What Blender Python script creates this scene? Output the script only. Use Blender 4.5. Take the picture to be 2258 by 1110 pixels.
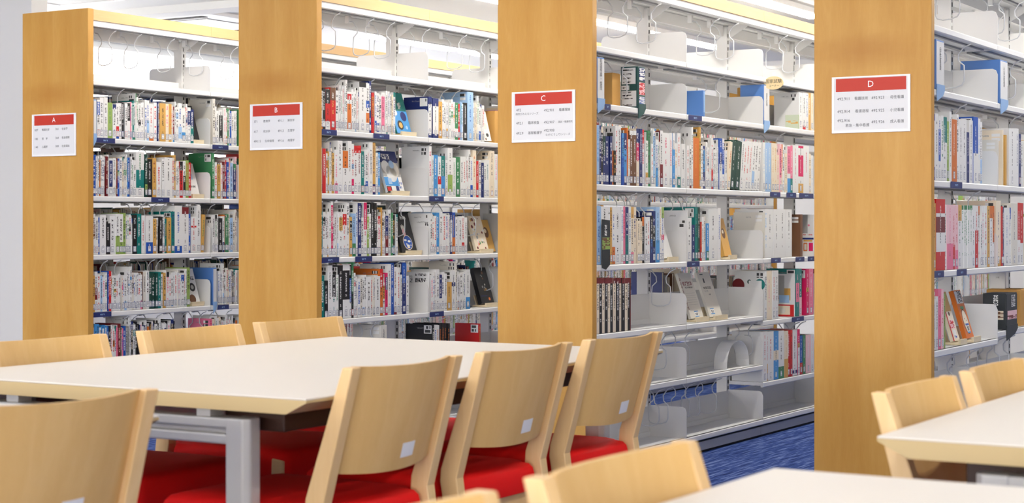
import bpy, math, random
import numpy as np
from mathutils import Matrix, Vector

random.seed(11)
sc = bpy.context.scene
for o in list(bpy.data.objects):
    bpy.data.objects.remove(o)
COL = sc.collection

# ------------------------------------------------------------------ camera
FPX, CXP, HYP = 3811.0, 1129.0, 499.6          # focal length, centre column and horizon row of the 2258x1110 frame
TH = math.radians(31.02)
HC = 1.065                                      # lens height above the carpet
CT, ST = math.cos(TH), math.sin(TH)
cam = bpy.data.cameras.new('camera')
cam_o = bpy.data.objects.new('camera', cam)
COL.objects.link(cam_o)
cam_o.location = (0, 0, HC)
cam_o.rotation_euler = (math.pi / 2, 0, TH)
cam.sensor_width = 36.0
cam.lens = FPX / 2258 * 36
cam.shift_y = -(555 - HYP) / 2258
cam.dof.use_dof = True
cam.dof.focus_distance = 7.4
cam.dof.aperture_fstop = 6.3
sc.camera = cam_o

# ------------------------------------------------------------------ light and exposure
sc.view_settings.view_transform = 'Standard'
sc.view_settings.look = 'None'
sc.view_settings.gamma = 1.0
sc.view_settings.use_curve_mapping = False
sc.view_settings.exposure = -0.28
LAMP = 50.0          # emission of the linear ceiling lamps over the aisles
world = bpy.data.worlds.new('world')
sc.world = world
world.use_nodes = True
world.node_tree.nodes['Background'].inputs[0].default_value = (1.0, 0.975, 0.94, 1)
world.node_tree.nodes['Background'].inputs[1].default_value = 9.0


def area(name, loc, rot, sx, sy, power, col=(1, 1, 1)):
    l = bpy.data.lights.new(name, 'AREA')
    l.shape = 'RECTANGLE'
    l.size, l.size_y, l.energy, l.color = sx, sy, power, col
    o = bpy.data.objects.new(name, l)
    COL.objects.link(o)
    o.location, o.rotation_euler = loc, rot
    return o


# added frontal fill from an unseen opening behind the camera; the ceiling lamps carry their own light (see LAMPS)
WARM = (1.0, 0.95, 0.875)
area('rear_fill_light', (-1.3, -6.9, 1.75), (math.radians(90), 0, 0), 15.0, 1.4, 310, WARM)


# ------------------------------------------------------------------ pixel helpers: a pixel gives a direction, the plane gives the distance
def on_x(px, X):
    t = (px - CXP) / FPX
    dx, dy = t * CT - ST, t * ST + CT
    k = X / dx
    return dy * k, k


def zat(px, py, X):
    return HC + (HYP - py) * on_x(px, X)[1] / FPX


# ------------------------------------------------------------------ colour
def lin(c):
    c = c / 255.0
    return c / 12.92 if c <= 0.04045 else ((c + 0.055) / 1.055) ** 2.4


def rgb(r, g, b):
    return (lin(r), lin(g), lin(b), 1.0)


PAL = dict(w=(238, 238, 236), W=(228, 224, 214), k=(26, 26, 29), n=(30, 46, 110), b=(28, 84, 178), s=(70, 150, 215),
           l=(165, 200, 236), t=(0, 122, 118), g=(62, 135, 88), G=(18, 66, 56), e=(150, 178, 92), r=(206, 30, 32), v=(118, 26, 32),
           o=(216, 116, 42), y=(216, 168, 88), c=(242, 228, 204), p=(236, 122, 156), P=(244, 200, 206), m=(216, 26, 98),
           a=(176, 176, 173), z=(112, 74, 48))
NAMES = dict(w='white', W='off-white', k='black', n='navy', b='blue', s='sky-blue', l='pale-blue', t='teal', g='green', G='dark-green',
             e='light-green', r='red', v='maroon', o='orange', y='tan', c='cream', p='pink', P='pale-pink', m='magenta', a='grey', z='brown')
LINP = {k: rgb(*v) for k, v in PAL.items()}


# ------------------------------------------------------------------ materials
def new_mat(name):
    m = bpy.data.materials.new(name)
    m.use_nodes = True
    nt = m.node_tree
    return m, nt, nt.nodes['Principled BSDF']


def setb(b, **kw):
    for k, v in kw.items():
        b.inputs[k].default_value = v


def plain(name, col, rough=0.5, metal=0.0, spec=0.5, bump=0.0, bscale=400.0):
    m, nt, b = new_mat(name)
    setb(b, **{'Base Color': rgb(*col), 'Roughness': rough, 'Metallic': metal, 'Specular IOR Level': spec})
    tc = nt.nodes.new('ShaderNodeTexCoord')
    nz = nt.nodes.new('ShaderNodeTexNoise')
    nz.inputs['Scale'].default_value = bscale
    nt.links.new(tc.outputs['Object'], nz.inputs['Vector'])
    if bump:
        bp = nt.nodes.new('ShaderNodeBump')
        bp.inputs['Strength'].default_value = bump
        bp.inputs['Distance'].default_value = 0.001
        nt.links.new(nz.outputs['Fac'], bp.inputs['Height'])
        nt.links.new(bp.outputs['Normal'], b.inputs['Normal'])
    else:
        mr = nt.nodes.new('ShaderNodeMapRange')
        mr.inputs['To Min'].default_value = rough - 0.04
        mr.inputs['To Max'].default_value = rough + 0.04
        nt.links.new(nz.outputs['Fac'], mr.inputs['Value'])
        nt.links.new(mr.outputs['Result'], b.inputs['Roughness'])
    return m


def wood(name, cols, stretch=(14, 14, 1.2), rough=0.42, fine=1.0, knot=None, lo=0.5, hi=1.08):
    """veneer: long grain stretched along local Z, with softer figure clouds"""
    m, nt, b = new_mat(name)
    n, L = nt.nodes, nt.links
    tc = n.new('ShaderNodeTexCoord')
    mp = n.new('ShaderNodeMapping')
    mp.inputs['Scale'].default_value = stretch
    L.new(tc.outputs['Object'], mp.inputs['Vector'])
    n1 = n.new('ShaderNodeTexNoise')
    n1.inputs['Scale'].default_value = 3.0
    n1.inputs['Detail'].default_value = 6
    n1.inputs['Distortion'].default_value = 0.8
    L.new(mp.outputs['Vector'], n1.inputs['Vector'])
    n2 = n.new('ShaderNodeTexNoise')
    n2.inputs['Scale'].default_value = 0.28
    n2.inputs['Detail'].default_value = 3
    n2.inputs['Distortion'].default_value = 1.6
    L.new(mp.outputs['Vector'], n2.inputs['Vector'])
    n3 = n.new('ShaderNodeTexNoise')
    n3.inputs['Scale'].default_value = 22
    n3.inputs['Detail'].default_value = 2
    L.new(mp.outputs['Vector'], n3.inputs['Vector'])
    mx = n.new('ShaderNodeMath'); mx.operation = 'MULTIPLY_ADD'
    L.new(n1.outputs['Fac'], mx.inputs[0]); mx.inputs[1].default_value = 0.45
    L.new(n2.outputs['Fac'], mx.inputs[2])
    my = n.new('ShaderNodeMath'); my.operation = 'MULTIPLY_ADD'
    L.new(n3.outputs['Fac'], my.inputs[0]); my.inputs[1].default_value = 0.18 * fine
    L.new(mx.outputs[0], my.inputs[2])
    cr = n.new('ShaderNodeValToRGB')
    e = cr.color_ramp.elements
    e[0].position, e[0].color = 0.5, rgb(*cols[0])
    e[1].position, e[1].color = 1.08, rgb(*cols[2])
    x = cr.color_ramp.elements.new(0.80)
    x.color = rgb(*cols[1])
    L.new(my.outputs[0], cr.inputs['Fac'])
    col = cr.outputs['Color']
    if knot is not None:                         # burl mark in the veneer
        m2 = n.new('ShaderNodeMapping')
        m2.inputs['Location'].default_value = (-0.02 * 9, 0, -knot * 26)
        m2.inputs['Scale'].default_value = (9, 0, 26)
        L.new(tc.outputs['Object'], m2.inputs['Vector'])
        n4 = n.new('ShaderNodeTexNoise')
        n4.inputs['Scale'].default_value = 1.3
        n4.inputs['Detail'].default_value = 3
        L.new(m2.outputs['Vector'], n4.inputs['Vector'])
        ad = n.new('ShaderNodeMix'); ad.data_type = 'VECTOR'; ad.inputs[0].default_value = 0.45
        L.new(m2.outputs['Vector'], ad.inputs[4]); L.new(n4.outputs['Color'], ad.inputs[5])
        ln = n.new('ShaderNodeVectorMath'); ln.operation = 'LENGTH'
        L.new(ad.outputs[1], ln.inputs[0])
        kr = n.new('ShaderNodeMapRange')
        kr.inputs['From Min'].default_value = 0.25; kr.inputs['From Max'].default_value = 1.15
        kr.inputs['To Min'].default_value = 0.6; kr.inputs['To Max'].default_value = 0.0
        L.new(ln.outputs['Value'], kr.inputs['Value'])
        mk = n.new('ShaderNodeMix'); mk.data_type = 'RGBA'
        L.new(kr.outputs['Result'], mk.inputs[0])
        L.new(col, mk.inputs[6]); mk.inputs[7].default_value = rgb(176, 118, 46)
        col = mk.outputs[2]
    L.new(col, b.inputs['Base Color'])
    setb(b, Roughness=rough)
    b.inputs['Specular IOR Level'].default_value = 0.3
    return m


M = {}
M['panel'] = wood('maple_panel', ((190, 137, 60), (201, 151, 73), (208, 160, 83)), (9, 9, 1.3), 0.42, knot=1.75)
M['panel_c'] = wood('maple_panel_low_burl', ((190, 137, 60), (201, 151, 73), (208, 160, 83)), (9, 9, 1.3), 0.42, knot=1.10)
M['rail'] = wood('maple_rail_lamplit', ((206, 166, 112), (212, 174, 124), (218, 182, 136)), (14, 1.0, 14), 0.42)  # same maple as the panels, paled to imitate the wash of the lamps
M['edge'] = wood('maple_edge', ((188, 132, 56), (200, 148, 72), (208, 160, 84)), (20, 20, 1.0), 0.42)
M['chair'] = wood('beech', ((222, 184, 128), (228, 192, 137), (233, 199, 147)), (22, 22, 1.2), 0.4)
M['beech_board'] = wood('beech_board', ((216, 174, 108), (222, 182, 117), (227, 189, 126)), (16, 16, 1.0), 0.42)
M['stand'] = wood('pale_wood', ((226, 206, 166), (236, 220, 186), (242, 230, 204)), (20, 4, 20), 0.5)
M['steel'] = plain('white_steel', (238, 238, 237), 0.42)
M['steel2'] = plain('white_steel_plate', (232, 231, 229), 0.45)
M['plinth'] = plain('grey_plinth', (182, 184, 190), 0.5)
M['rubber'] = plain('black_rubber', (22, 22, 24), 0.7)
M['slot'] = plain('slot_dark', (40, 38, 36), 0.8)
M['wire'] = plain('white_wire', (206, 208, 211), 0.35)
M['railgrey'] = plain('grey_rail', (150, 151, 152), 0.4)
M['ceil'] = plain('ceiling_white', (240, 240, 238), 0.9, bump=0.15, bscale=120)
M['wall'] = plain('wall_white', (232, 231, 228), 0.9, bump=0.15, bscale=160)
M['top'] = plain('table_laminate', (224, 218, 207), 0.45, spec=0.35)
M['tedge'] = plain('table_edge', (200, 176, 128), 0.5, spec=0.3)
M['silver'] = plain('silver_frame', (192, 190, 184), 0.42, metal=0.25)
M['brown'] = plain('dark_brown_apron', (62, 37, 24), 0.55)
M['sticker'] = plain('sticker_paper', (240, 240, 240), 0.6)
M['signface'] = plain('sign_white', (228, 228, 228), 0.5, spec=0.3)
M['signframe'] = plain('sign_frame', (244, 244, 244), 0.3)
M['signred'] = plain('sign_red', (196, 58, 42), 0.45, spec=0.3)
M['ink'] = plain('sign_ink', (70, 72, 76), 0.6)
M['white'] = plain('white_paint', (250, 250, 250), 0.5)
M['bluebox'] = plain('blue_board', (86, 132, 200), 0.4)
M['bluelight'] = plain('light_blue_board', (146, 182, 226), 0.4)
M['navy'] = plain('navy_label', (38, 50, 108), 0.4)
M['darkgreen'] = plain('dark_green_board', (30, 78, 76), 0.45)
M['charcoal'] = plain('charcoal_board', (40, 46, 50), 0.45)
M['cardboard'] = plain('kraft_cardboard', (206, 156, 82), 0.7)
M['oval'] = plain('oval_board', (240, 216, 166), 0.5)
M['alu'] = plain('window_aluminium', (190, 192, 194), 0.4, metal=0.6)


def red_fabric():
    m, nt, b = new_mat('red_wool')
    n, L = nt.nodes, nt.links
    tc = n.new('ShaderNodeTexCoord')
    nz = n.new('ShaderNodeTexNoise')
    nz.inputs['Scale'].default_value = 500
    L.new(tc.outputs['Object'], nz.inputs['Vector'])
    cr = n.new('ShaderNodeValToRGB')
    cr.color_ramp.elements[0].color = rgb(222, 10, 10)
    cr.color_ramp.elements[1].color = rgb(240, 20, 16)
    L.new(nz.outputs['Fac'], cr.inputs['Fac'])
    L.new(cr.outputs['Color'], b.inputs['Base Color'])
    bp = n.new('ShaderNodeBump')
    bp.inputs['Strength'].default_value = 0.3
    bp.inputs['Distance'].default_value = 0.001
    L.new(nz.outputs['Fac'], bp.inputs['Height'])
    L.new(bp.outputs['Normal'], b.inputs['Normal'])
    setb(b, Roughness=0.75)
    b.inputs['Specular IOR Level'].default_value = 0.25
    b.inputs['Sheen Weight'].default_value = 0.0
    return m


M['red'] = red_fabric()


def carpet():
    m, nt, b = new_mat('blue_carpet')
    n, L = nt.nodes, nt.links
    tc = n.new('ShaderNodeTexCoord')
    outs = []
    for sx, sy, s in ((60, 3.0, 1.0), (150, 10, 1.0), (420, 380, 1.0)):
        mp = n.new('ShaderNodeMapping')
        mp.inputs['Scale'].default_value = (sx, sy, 1)
        L.new(tc.outputs['Object'], mp.inputs['Vector'])
        nz = n.new('ShaderNodeTexNoise')
        nz.inputs['Scale'].default_value = s
        nz.inputs['Detail'].default_value = 3
        L.new(mp.outputs['Vector'], nz.inputs['Vector'])
        outs.append(nz)
    a1 = n.new('ShaderNodeMath'); a1.operation = 'ADD'
    L.new(outs[0].outputs['Fac'], a1.inputs[0]); L.new(outs[1].outputs['Fac'], a1.inputs[1])
    a2 = n.new('ShaderNodeMath'); a2.operation = 'MULTIPLY_ADD'
    L.new(outs[2].outputs['Fac'], a2.inputs[0]); a2.inputs[1].default_value = 0.5
    L.new(a1.outputs[0], a2.inputs[2])
    mr = n.new('ShaderNodeMapRange')
    mr.inputs['From Min'].default_value = 0.85
    mr.inputs['From Max'].default_value = 1.65
    L.new(a2.outputs[0], mr.inputs['Value'])
    cr = n.new('ShaderNodeValToRGB')
    e = cr.color_ramp.elements
    e[0].position, e[0].color = 0.15, rgb(24, 40, 90)
    e[1].position, e[1].color = 0.95, rgb(134, 152, 202)
    x = e.new(0.5); x.color = rgb(52, 76, 140)
    L.new(mr.outputs['Result'], cr.inputs['Fac'])
    L.new(cr.outputs['Color'], b.inputs['Base Color'])
    bp = n.new('ShaderNodeBump')
    bp.inputs['Strength'].default_value = 0.5
    bp.inputs['Distance'].default_value = 0.004
    L.new(a2.outputs[0], bp.inputs['Height'])
    L.new(bp.outputs['Normal'], b.inputs['Normal'])
    setb(b, Roughness=0.95)
    b.inputs['Specular IOR Level'].default_value = 0.1
    return m


M['carpet'] = carpet()


def emissive(name, col, s):
    m, nt, b = new_mat(name)
    setb(b, **{'Base Color': (0.9, 0.9, 0.9, 1), 'Emission Color': col, 'Emission Strength': s})
    return m


M['lamp'] = emissive('lamp_diffuser', (1.0, 0.955, 0.885, 1), LAMP)


def glass():
    m, nt, b = new_mat('window_glass')
    setb(b, **{'Base Color': (1, 1, 1, 1), 'Roughness': 0.02, 'IOR': 1.01})
    b.inputs['Transmission Weight'].default_value = 1.0
    return m


M['glass'] = glass()


def printed():
    """printed paper: face colour from 'tint'; where 'ink' has alpha, rows of small glyph-like marks (flat print)"""
    m, nt, b = new_mat('printed_cover')
    n, L = nt.nodes, nt.links

    def math_(op, a=None, c=None, v=None):
        x = n.new('ShaderNodeMath'); x.operation = op
        if a is not None: L.new(a, x.inputs[0])
        if c is not None: L.new(c, x.inputs[1])
        if v is not None: x.inputs[1].default_value = v
        return x.outputs[0]
    ti = n.new('ShaderNodeAttribute'); ti.attribute_name = 'tint'
    ink = n.new('ShaderNodeAttribute'); ink.attribute_name = 'ink'
    uv = n.new('ShaderNodeUVMap'); uv.uv_map = 'glyph'
    sp = n.new('ShaderNodeSeparateXYZ')
    L.new(uv.outputs['UV'], sp.inputs[0])
    u, v = sp.outputs[0], sp.outputs[1]
    cu = math_('FLOOR', math_('MULTIPLY', u, v=5.0))
    cv = math_('FLOOR', math_('MULTIPLY', v, v=5.0))
    cb = n.new('ShaderNodeCombineXYZ')
    L.new(cu, cb.inputs[0]); L.new(cv, cb.inputs[1])
    wn = n.new('ShaderNodeTexWhiteNoise'); wn.noise_dimensions = '2D'
    L.new(cb.outputs[0], wn.inputs['Vector'])
    dots = math_('GREATER_THAN', wn.outputs['Value'], v=0.42)
    fv = math_('FRACT', v)
    row = math_('MULTIPLY', math_('GREATER_THAN', fv, v=0.1), math_('LESS_THAN', fv, v=0.92))
    colm = math_('MULTIPLY', math_('GREATER_THAN', u, v=0.0), math_('LESS_THAN', u, v=1.0))
    wg = n.new('ShaderNodeTexWhiteNoise'); wg.noise_dimensions = '1D'
    L.new(math_('FLOOR', v), wg.inputs['W'])
    word = math_('GREATER_THAN', wg.outputs['Value'], v=0.14)
    mask = math_('MULTIPLY', math_('MULTIPLY', dots, row), math_('MULTIPLY', colm, word))
    mask = math_('MULTIPLY', mask, ink.outputs['Alpha'])
    mix = n.new('ShaderNodeMix'); mix.data_type = 'RGBA'
    L.new(mask, mix.inputs[0])
    L.new(ti.outputs['Color'], mix.inputs[6]); L.new(ink.outputs['Color'], mix.inputs[7])
    L.new(mix.outputs[2], b.inputs['Base Color'])
    setb(b, Roughness=0.38)
    return m


M['print'] = printed()
M['paper'] = plain('page_edges', (226, 220, 206), 0.85)


# ------------------------------------------------------------------ mesh helpers
class MB:
    def __init__(s):
        s.v, s.f, s.mi = [], [], []

    def add(s, vs, fs, mi=0):
        b = len(s.v)
        s.v += [tuple(p) for p in vs]
        for f in fs:
            s.f.append(tuple(b + i for i in f)); s.mi.append(mi)
        return s

    def box(s, x0, x1, y0, y1, z0, z1, mi=0):
        vs = [(x0, y0, z0), (x1, y0, z0), (x1, y1, z0), (x0, y1, z0), (x0, y0, z1), (x1, y0, z1), (x1, y1, z1), (x0, y1, z1)]
        return s.add(vs, [(0, 3, 2, 1), (4, 5, 6, 7), (0, 1, 5, 4), (1, 2, 6, 5), (2, 3, 7, 6), (3, 0, 4, 7)], mi)

    def prism(s, poly, h0, h1, axis='z', mi=0):
        """polygon (a, b) extruded along an axis: 'y' -> (a, h, b), 'z' -> (a, b, h), 'x' -> (h, a, b)"""
        def P(a, b, h):
            return {'y': (a, h, b), 'z': (a, b, h), 'x': (h, a, b)}[axis]
        n = len(poly)
        vs = [P(a, b, h0) for a, b in poly] + [P(a, b, h1) for a, b in poly]
        fs = [tuple(range(n - 1, -1, -1)), tuple(range(n, 2 * n))]
        for i in range(n):
            j = (i + 1) % n
            fs.append((i, j, n + j, n + i))
        return s.add(vs, fs, mi)

    def tube(s, pts, r, n=6, closed=False, mi=0):
        P = [Vector(p) for p in pts]
        rings = []
        for i, p in enumerate(P):
            a = P[i - 1] if (i or closed) else p
            c = P[(i + 1) % len(P)] if (i < len(P) - 1 or closed) else p
            t = (c - a).normalized()
            up = Vector((0, 1, 0)) if abs(t.y) < 0.9 else Vector((1, 0, 0))
            e1 = t.cross(up).normalized()
            e2 = t.cross(e1)
            rings.append([p + r * (math.cos(q) * e1 + math.sin(q) * e2) for q in [2 * math.pi * k / n for k in range(n)]])
        vs = [v for R in rings for v in R]
        fs = []
        m = len(P)
        for i in range(m if closed else m - 1):
            j = (i + 1) % m
            for k in range(n):
                l = (k + 1) % n
                fs.append((i * n + k, i * n + l, j * n + l, j * n + k))
        if not closed:
            fs += [tuple(range(n - 1, -1, -1)), tuple((m - 1) * n + k for k in range(n))]
        return s.add(vs, fs, mi)

    def mesh(s, name, mats, smooth=False):
        me = bpy.data.meshes.new(name)
        me.from_pydata(s.v, [], s.f)
        for m in (mats if isinstance(mats, (list, tuple)) else [mats]):
            me.materials.append(M[m] if isinstance(m, str) else m)
        me.polygons.foreach_set('material_index', s.mi)
        if smooth:
            me.polygons.foreach_set('use_smooth', [True] * len(s.f))
        me.update()
        return me

    def build(s, name, mats, parent=None, loc=None, smooth=False, bevel=0, seg=2):
        return obj(name, s.mesh(name, mats, smooth), parent, loc, bevel, seg)


def obj(name, me, parent=None, loc=None, bevel=0, seg=2):
    o = bpy.data.objects.new(name, me)
    COL.objects.link(o)
    if parent: o.parent = parent
    if loc: o.location = loc
    if bevel:
        bm = o.modifiers.new('bevel', 'BEVEL')
        bm.width, bm.segments, bm.limit_method, bm.angle_limit = bevel, seg, 'ANGLE', 0.6
    return o


def tag(o, label=None, cat=None, group=None, kind=None):
    for k, v in (('label', label), ('category', cat), ('group', group), ('kind', kind)):
        if v: o[k] = v
    return o


def empty(name, loc=(0, 0, 0), rz=0.0, parent=None):
    o = bpy.data.objects.new(name, None)
    COL.objects.link(o)
    o.location = loc
    o.rotation_euler = (0, 0, rz)
    if parent: o.parent = parent
    return o


def copy_tree(o, parent=None):
    c = o.copy()
    COL.objects.link(c)
    if parent: c.parent = parent
    for ch in o.children:
        copy_tree(ch, c)
    return c


def text_mesh(body, size, mat, align='CENTER', depth=0.0, line=1.0, squeeze=1.0):
    cu = bpy.data.curves.new('lettering', 'FONT')
    cu.body, cu.size, cu.align_x, cu.align_y = body, size, align, 'CENTER'
    cu.space_line = line
    cu.extrude = depth
    cu.resolution_u = 2
    t = bpy.data.objects.new('lettering', cu)
    COL.objects.link(t)
    dg = bpy.context.evaluated_depsgraph_get()
    dg.update()
    me = bpy.data.meshes.new_from_object(t.evaluated_get(dg))
    bpy.data.objects.remove(t)
    if squeeze != 1.0:
        for v in me.vertices: v.co.x *= squeeze
    me.materials.clear()
    me.materials.append(M[mat])
    return me


FACE_FRONT = Matrix(((1, 0, 0, 0), (0, 0, -1, 0), (0, 1, 0, 0), (0, 0, 0, 1)))    # local x -> X, y -> Z, normal -> -Y
FACE_AISLE = Matrix(((0, 0, 1, 0), (1, 0, 0, 0), (0, 1, 0, 0), (0, 0, 0, 1)))     # local x -> Y, y -> Z, normal -> +X


def join_meshes(name, items, mats):
    """items: (mesh, matrix, material slot) joined into one mesh"""
    mb = MB()
    for me, mx, mi in items:
        mb.add([mx @ v.co for v in me.vertices], [tuple(p.vertices) for p in me.polygons], mi)
    return mb.mesh(name, mats)

# ================================================================== the room
CEIL = 2.55
XW0, XW1, YW0, YW1 = -9.6, 7.0, -7.0, 14.5


def struct(name, mb, mat, parent=None):
    o = mb.build(name, mat, parent)
    if not parent: o['kind'] = 'structure'
    return o


struct('floor', MB().box(XW0, XW1, YW0, YW1, -0.05, 0.0), 'carpet')
struct('ceiling', MB().box(XW0, XW1, YW0, YW1, CEIL, CEIL + 0.1), 'ceil')
struct('wall_far', MB().box(XW0, XW1, YW1, YW1 + 0.12, 0, CEIL), 'wall')
struct('wall_right', MB().box(XW1, XW1 + 0.12, YW0, YW1, 0, CEIL), 'wall')
struct('wall_rear', MB().box(XW0, XW0 + .2, YW0 - 0.12, YW0, 0, CEIL).box(XW1 - .2, XW1, YW0 - 0.12, YW0, 0, CEIL)
       .box(XW0 + .2, XW1 - .2, YW0 - 0.12, YW0, 0, 0.5).box(XW0 + .2, XW1 - .2, YW0 - 0.12, YW0, 2.48, CEIL), 'wall')  # wide opening added out of view to go with the rear fill
WY0, WY1, WZ0, WZ1 = 7.4, 13.8, 1.25, 2.50
struct('wall_left', MB().box(XW0 - 0.12, XW0, YW0, WY0, 0, CEIL).box(XW0 - 0.12, XW0, WY1, YW1, 0, CEIL)
       .box(XW0 - 0.12, XW0, WY0, WY1, 0, WZ0).box(XW0 - 0.12, XW0, WY0, WY1, WZ1, CEIL), 'wall')
win = empty('window_1', (XW0 - 0.06, WY0, WZ0))
win['kind'] = 'structure'
wf = MB()
LW, HW = WY1 - WY0, WZ1 - WZ0
wf.box(-0.03, 0.03, 0, LW, 0, 0.05).box(-0.03, 0.03, 0, LW, HW - 0.05, HW)
for k in range(4):
    y = k * (LW - 0.05) / 3
    wf.box(-0.03, 0.03, y, y + 0.05, 0.05, HW - 0.05)
wf.build('window_frame', 'alu', win)
for k in range(3):
    y = k * (LW - 0.05) / 3 + 0.05
    MB().box(-0.004, 0.004, y, y + (LW - 0.05) / 3 - 0.05, 0.05, HW - 0.05).build('pane', 'glass', win)
# short partition wall beside bookcase A, its end seen at the frame's edge
struct('wall_partition', MB().box(-9.6, -7.37, 6.98, 7.10, 0, CEIL), 'wall')

# ceiling bulkhead, air conditioner, hatch and downlight over the far aisle
struct('trim_1', MB().box(-9.5, -6.9, 8.75, 8.95, CEIL - 0.05, CEIL), 'ceil')
ac = empty('air_conditioner', (-8.35, 9.55, CEIL))
tag(ac, 'white square ceiling air conditioner with a dark louvre slot', 'air conditioner')
MB().box(-0.48, 0.48, -0.48, 0.48, -0.03, 0).build('cover_panel', 'white', ac, bevel=0.01)
MB().box(-0.36, 0.36, -0.42, -0.36, -0.034, -0.029).build('louvre_slot', 'slot', ac)
MB().box(-0.36, 0.36, 0.36, 0.42, -0.034, -0.029).build('louvre_slot', 'slot', ac)
MB().box(-0.30, 0.30, -0.30, 0.30, -0.036, -0.029).build('intake_grille', 'railgrey', ac)
ht = empty('ceiling_hatch', (-8.25, 8.05, CEIL))
tag(ht, 'white framed access hatch set in the ceiling beside bookcase A', 'hatch')
fr = MB()
fr.box(-0.3, 0.3, -0.3, -0.27, -0.012, 0).box(-0.3, 0.3, 0.27, 0.3, -0.012, 0).box(-0.3, -0.27, -0.27, 0.27, -0.012, 0).box(0.27, 0.3, -0.27, 0.27, -0.012, 0)
fr.build('hatch_frame', 'white', ht)
MB().box(-0.27, 0.27, -0.27, 0.27, -0.006, 0).build('hatch_panel', 'ceil', ht)

# linear ceiling lamps; aisle C-D, beside D and the tables get added, unseen ones
XL = [-6.715 + 1.428 * k for k in range(4)]
W = 0.4597
XR = [x + W for x in XL]
XC = [x + W / 2 for x in XL]
XF = [x - 0.012 for x in XR]
Y0 = 6.298
lamp_root = None
LAMPS = [(-5.77, [6.95, 9.6, 10.89, 12.18], 'the aisle between bookcases A and B'),
         (-4.346, [7.2, 8.55, 10.63], 'the aisle between bookcases B and C'),
         (-2.915, [7.2, 8.55, 9.9, 11.3, 12.7], 'the aisle between bookcases C and D, added unseen'),  # unseen, added to brighten the shelves and the far ceiling
         (-1.30, [7.2, 8.55, 9.9, 11.3], 'the aisle beside bookcase D, added out of view'),
         *[(x, [-5.2, -3.2, -1.2, 0.8, 2.8, 4.8], 'the reading tables') for x in (-6.7, -3.7, -0.7, 2.3)],  # unseen lamp grid, added as overhead light for tables and panels
         (-7.68, [11.2, 12.6], 'the aisle behind bookcase A')]
for X, ys, where in LAMPS:
    for y in ys:
        if lamp_root is None:
            lamp_root = empty('ceiling_lamp', (X, y, CEIL))
            MB().box(-0.055, 0.055, -0.64, 0.64, -0.035, 0).build('housing', 'white', lamp_root)
            MB().prism([(-0.045, -0.035), (-0.032, -0.056), (0.032, -0.056), (0.045, -0.035)], -0.62, 0.62, 'y').build('diffuser', 'lamp', lamp_root)
            r = lamp_root
        else:
            r = copy_tree(lamp_root)
            r.location = (X, y, CEIL)
        tag(r, 'white linear ceiling lamp glowing over ' + where, 'ceiling lamp', 'linear lamps over ' + where)

# ================================================================== bookcases
PT = 0.04                                       # end panel thickness
BAY = 0.9
PH = 2.156
J0 = 0.03                                       # bay joints at J0 + BAY * n
FR = W / 2 - 0.012                              # shelf front, measured from the case's centre plane
LEV_AB = [1.800, 1.512, 1.217, 0.922, 0.633, 0.345]
LEVELS = {
    'A': [LEV_AB] * 6, 'B': [LEV_AB] * 6,
    'C': [[1.820, 1.581, 1.241, 0.903, 0.614, 0.366]] * 2 + [[1.820, 1.581, 1.241, 0.903, 0.588, 0.277]] * 5,
    'D': [[1.824, 1.581, 1.238, 0.897, 0.597, 0.33]] + [[1.824, 1.581, 1.238, 0.897, 0.625, 0.33]] * 4,
}
BASE_Z = 0.09


def shelf_level(case, shelf, y):
    """height of the shelf (1 = top) at distance y behind the end panel"""
    b = min(max(int((y - J0) / BAY), 0), len(LEVELS[case]) - 1)
    lv = LEVELS[case][b]
    return lv[shelf - 1] if shelf <= len(lv) else BASE_Z


L_SH = BAY - 0.004
sm = MB()
sm.box(0.032, FR, 0, L_SH, -0.018, 0.0)
sm.prism([(FR - 0.012, -0.026), (FR, -0.026), (FR + 0.003, -0.022), (FR + 0.003, -0.004), (FR, 0.0), (FR - 0.012, 0.0)], 0, L_SH, 'y')
sm.box(0.032, 0.038, 0, L_SH, 0.0, 0.022)
shelf_f = sm.mesh('shelf', 'steel')
shelf_b = MB()
shelf_b.v = [(-x, y, z) for x, y, z in sm.v]
shelf_b.f = [tuple(reversed(f)) for f in sm.f]
shelf_b.mi = sm.mi
shelf_b = shelf_b.mesh('shelf', 'steel')
br = [(0.03, -0.024), (FR + 0.003, -0.024), (FR + 0.004, 0.118), (FR - 0.004, 0.137), (FR - 0.018, 0.143), (0.03, 0.143)]
brk_f = MB().prism(br, -0.0015, 0.0015, 'y').mesh('bracket', 'steel2')
brk_b = MB().prism([(-a, b) for a, b in reversed(br)], -0.0015, 0.0015, 'y').mesh('bracket', 'steel2')
rail_f = MB().box(0.075, 0.098, 0.05, L_SH - 0.05, -0.026, -0.0185).box(FR - 0.06, FR - 0.05, 0.02, L_SH - 0.02, -0.024, -0.0185).mesh('rail', 'railgrey')
plate_m = MB().box(0.0300, 0.0315, 0.004, L_SH - 0.004, 0.002, 0.138).mesh('back_plate', 'steel2')
post_m = MB().box(-0.028, 0.028, -0.017, 0.017, 0.06, 2.075).mesh('post', 'steel2')
st = MB()
for k in range(58):
    z = 0.13 + k * 0.0333
    for s in (-1, 1):
        st.box(s * 0.0283 - 0.0004, s * 0.0283 + 0.0004, -0.0045, 0.0045, z, z + (0.026 if k % 12 == 6 else 0.019))
slots_m = st.mesh('slot_strip', 'slot')
plinth_m = MB().box(-FR + 0.01, FR - 0.01, 0.001, BAY - 0.003, 0.012, 0.052).mesh('plinth', 'plinth')
skirt_m = MB().box(-FR + 0.02, FR - 0.02, 0, BAY, 0.0, 0.012).box(-FR + 0.02, FR - 0.02, 0, BAY, 0.052, 0.066).mesh('rubber_skirt', 'rubber')
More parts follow.
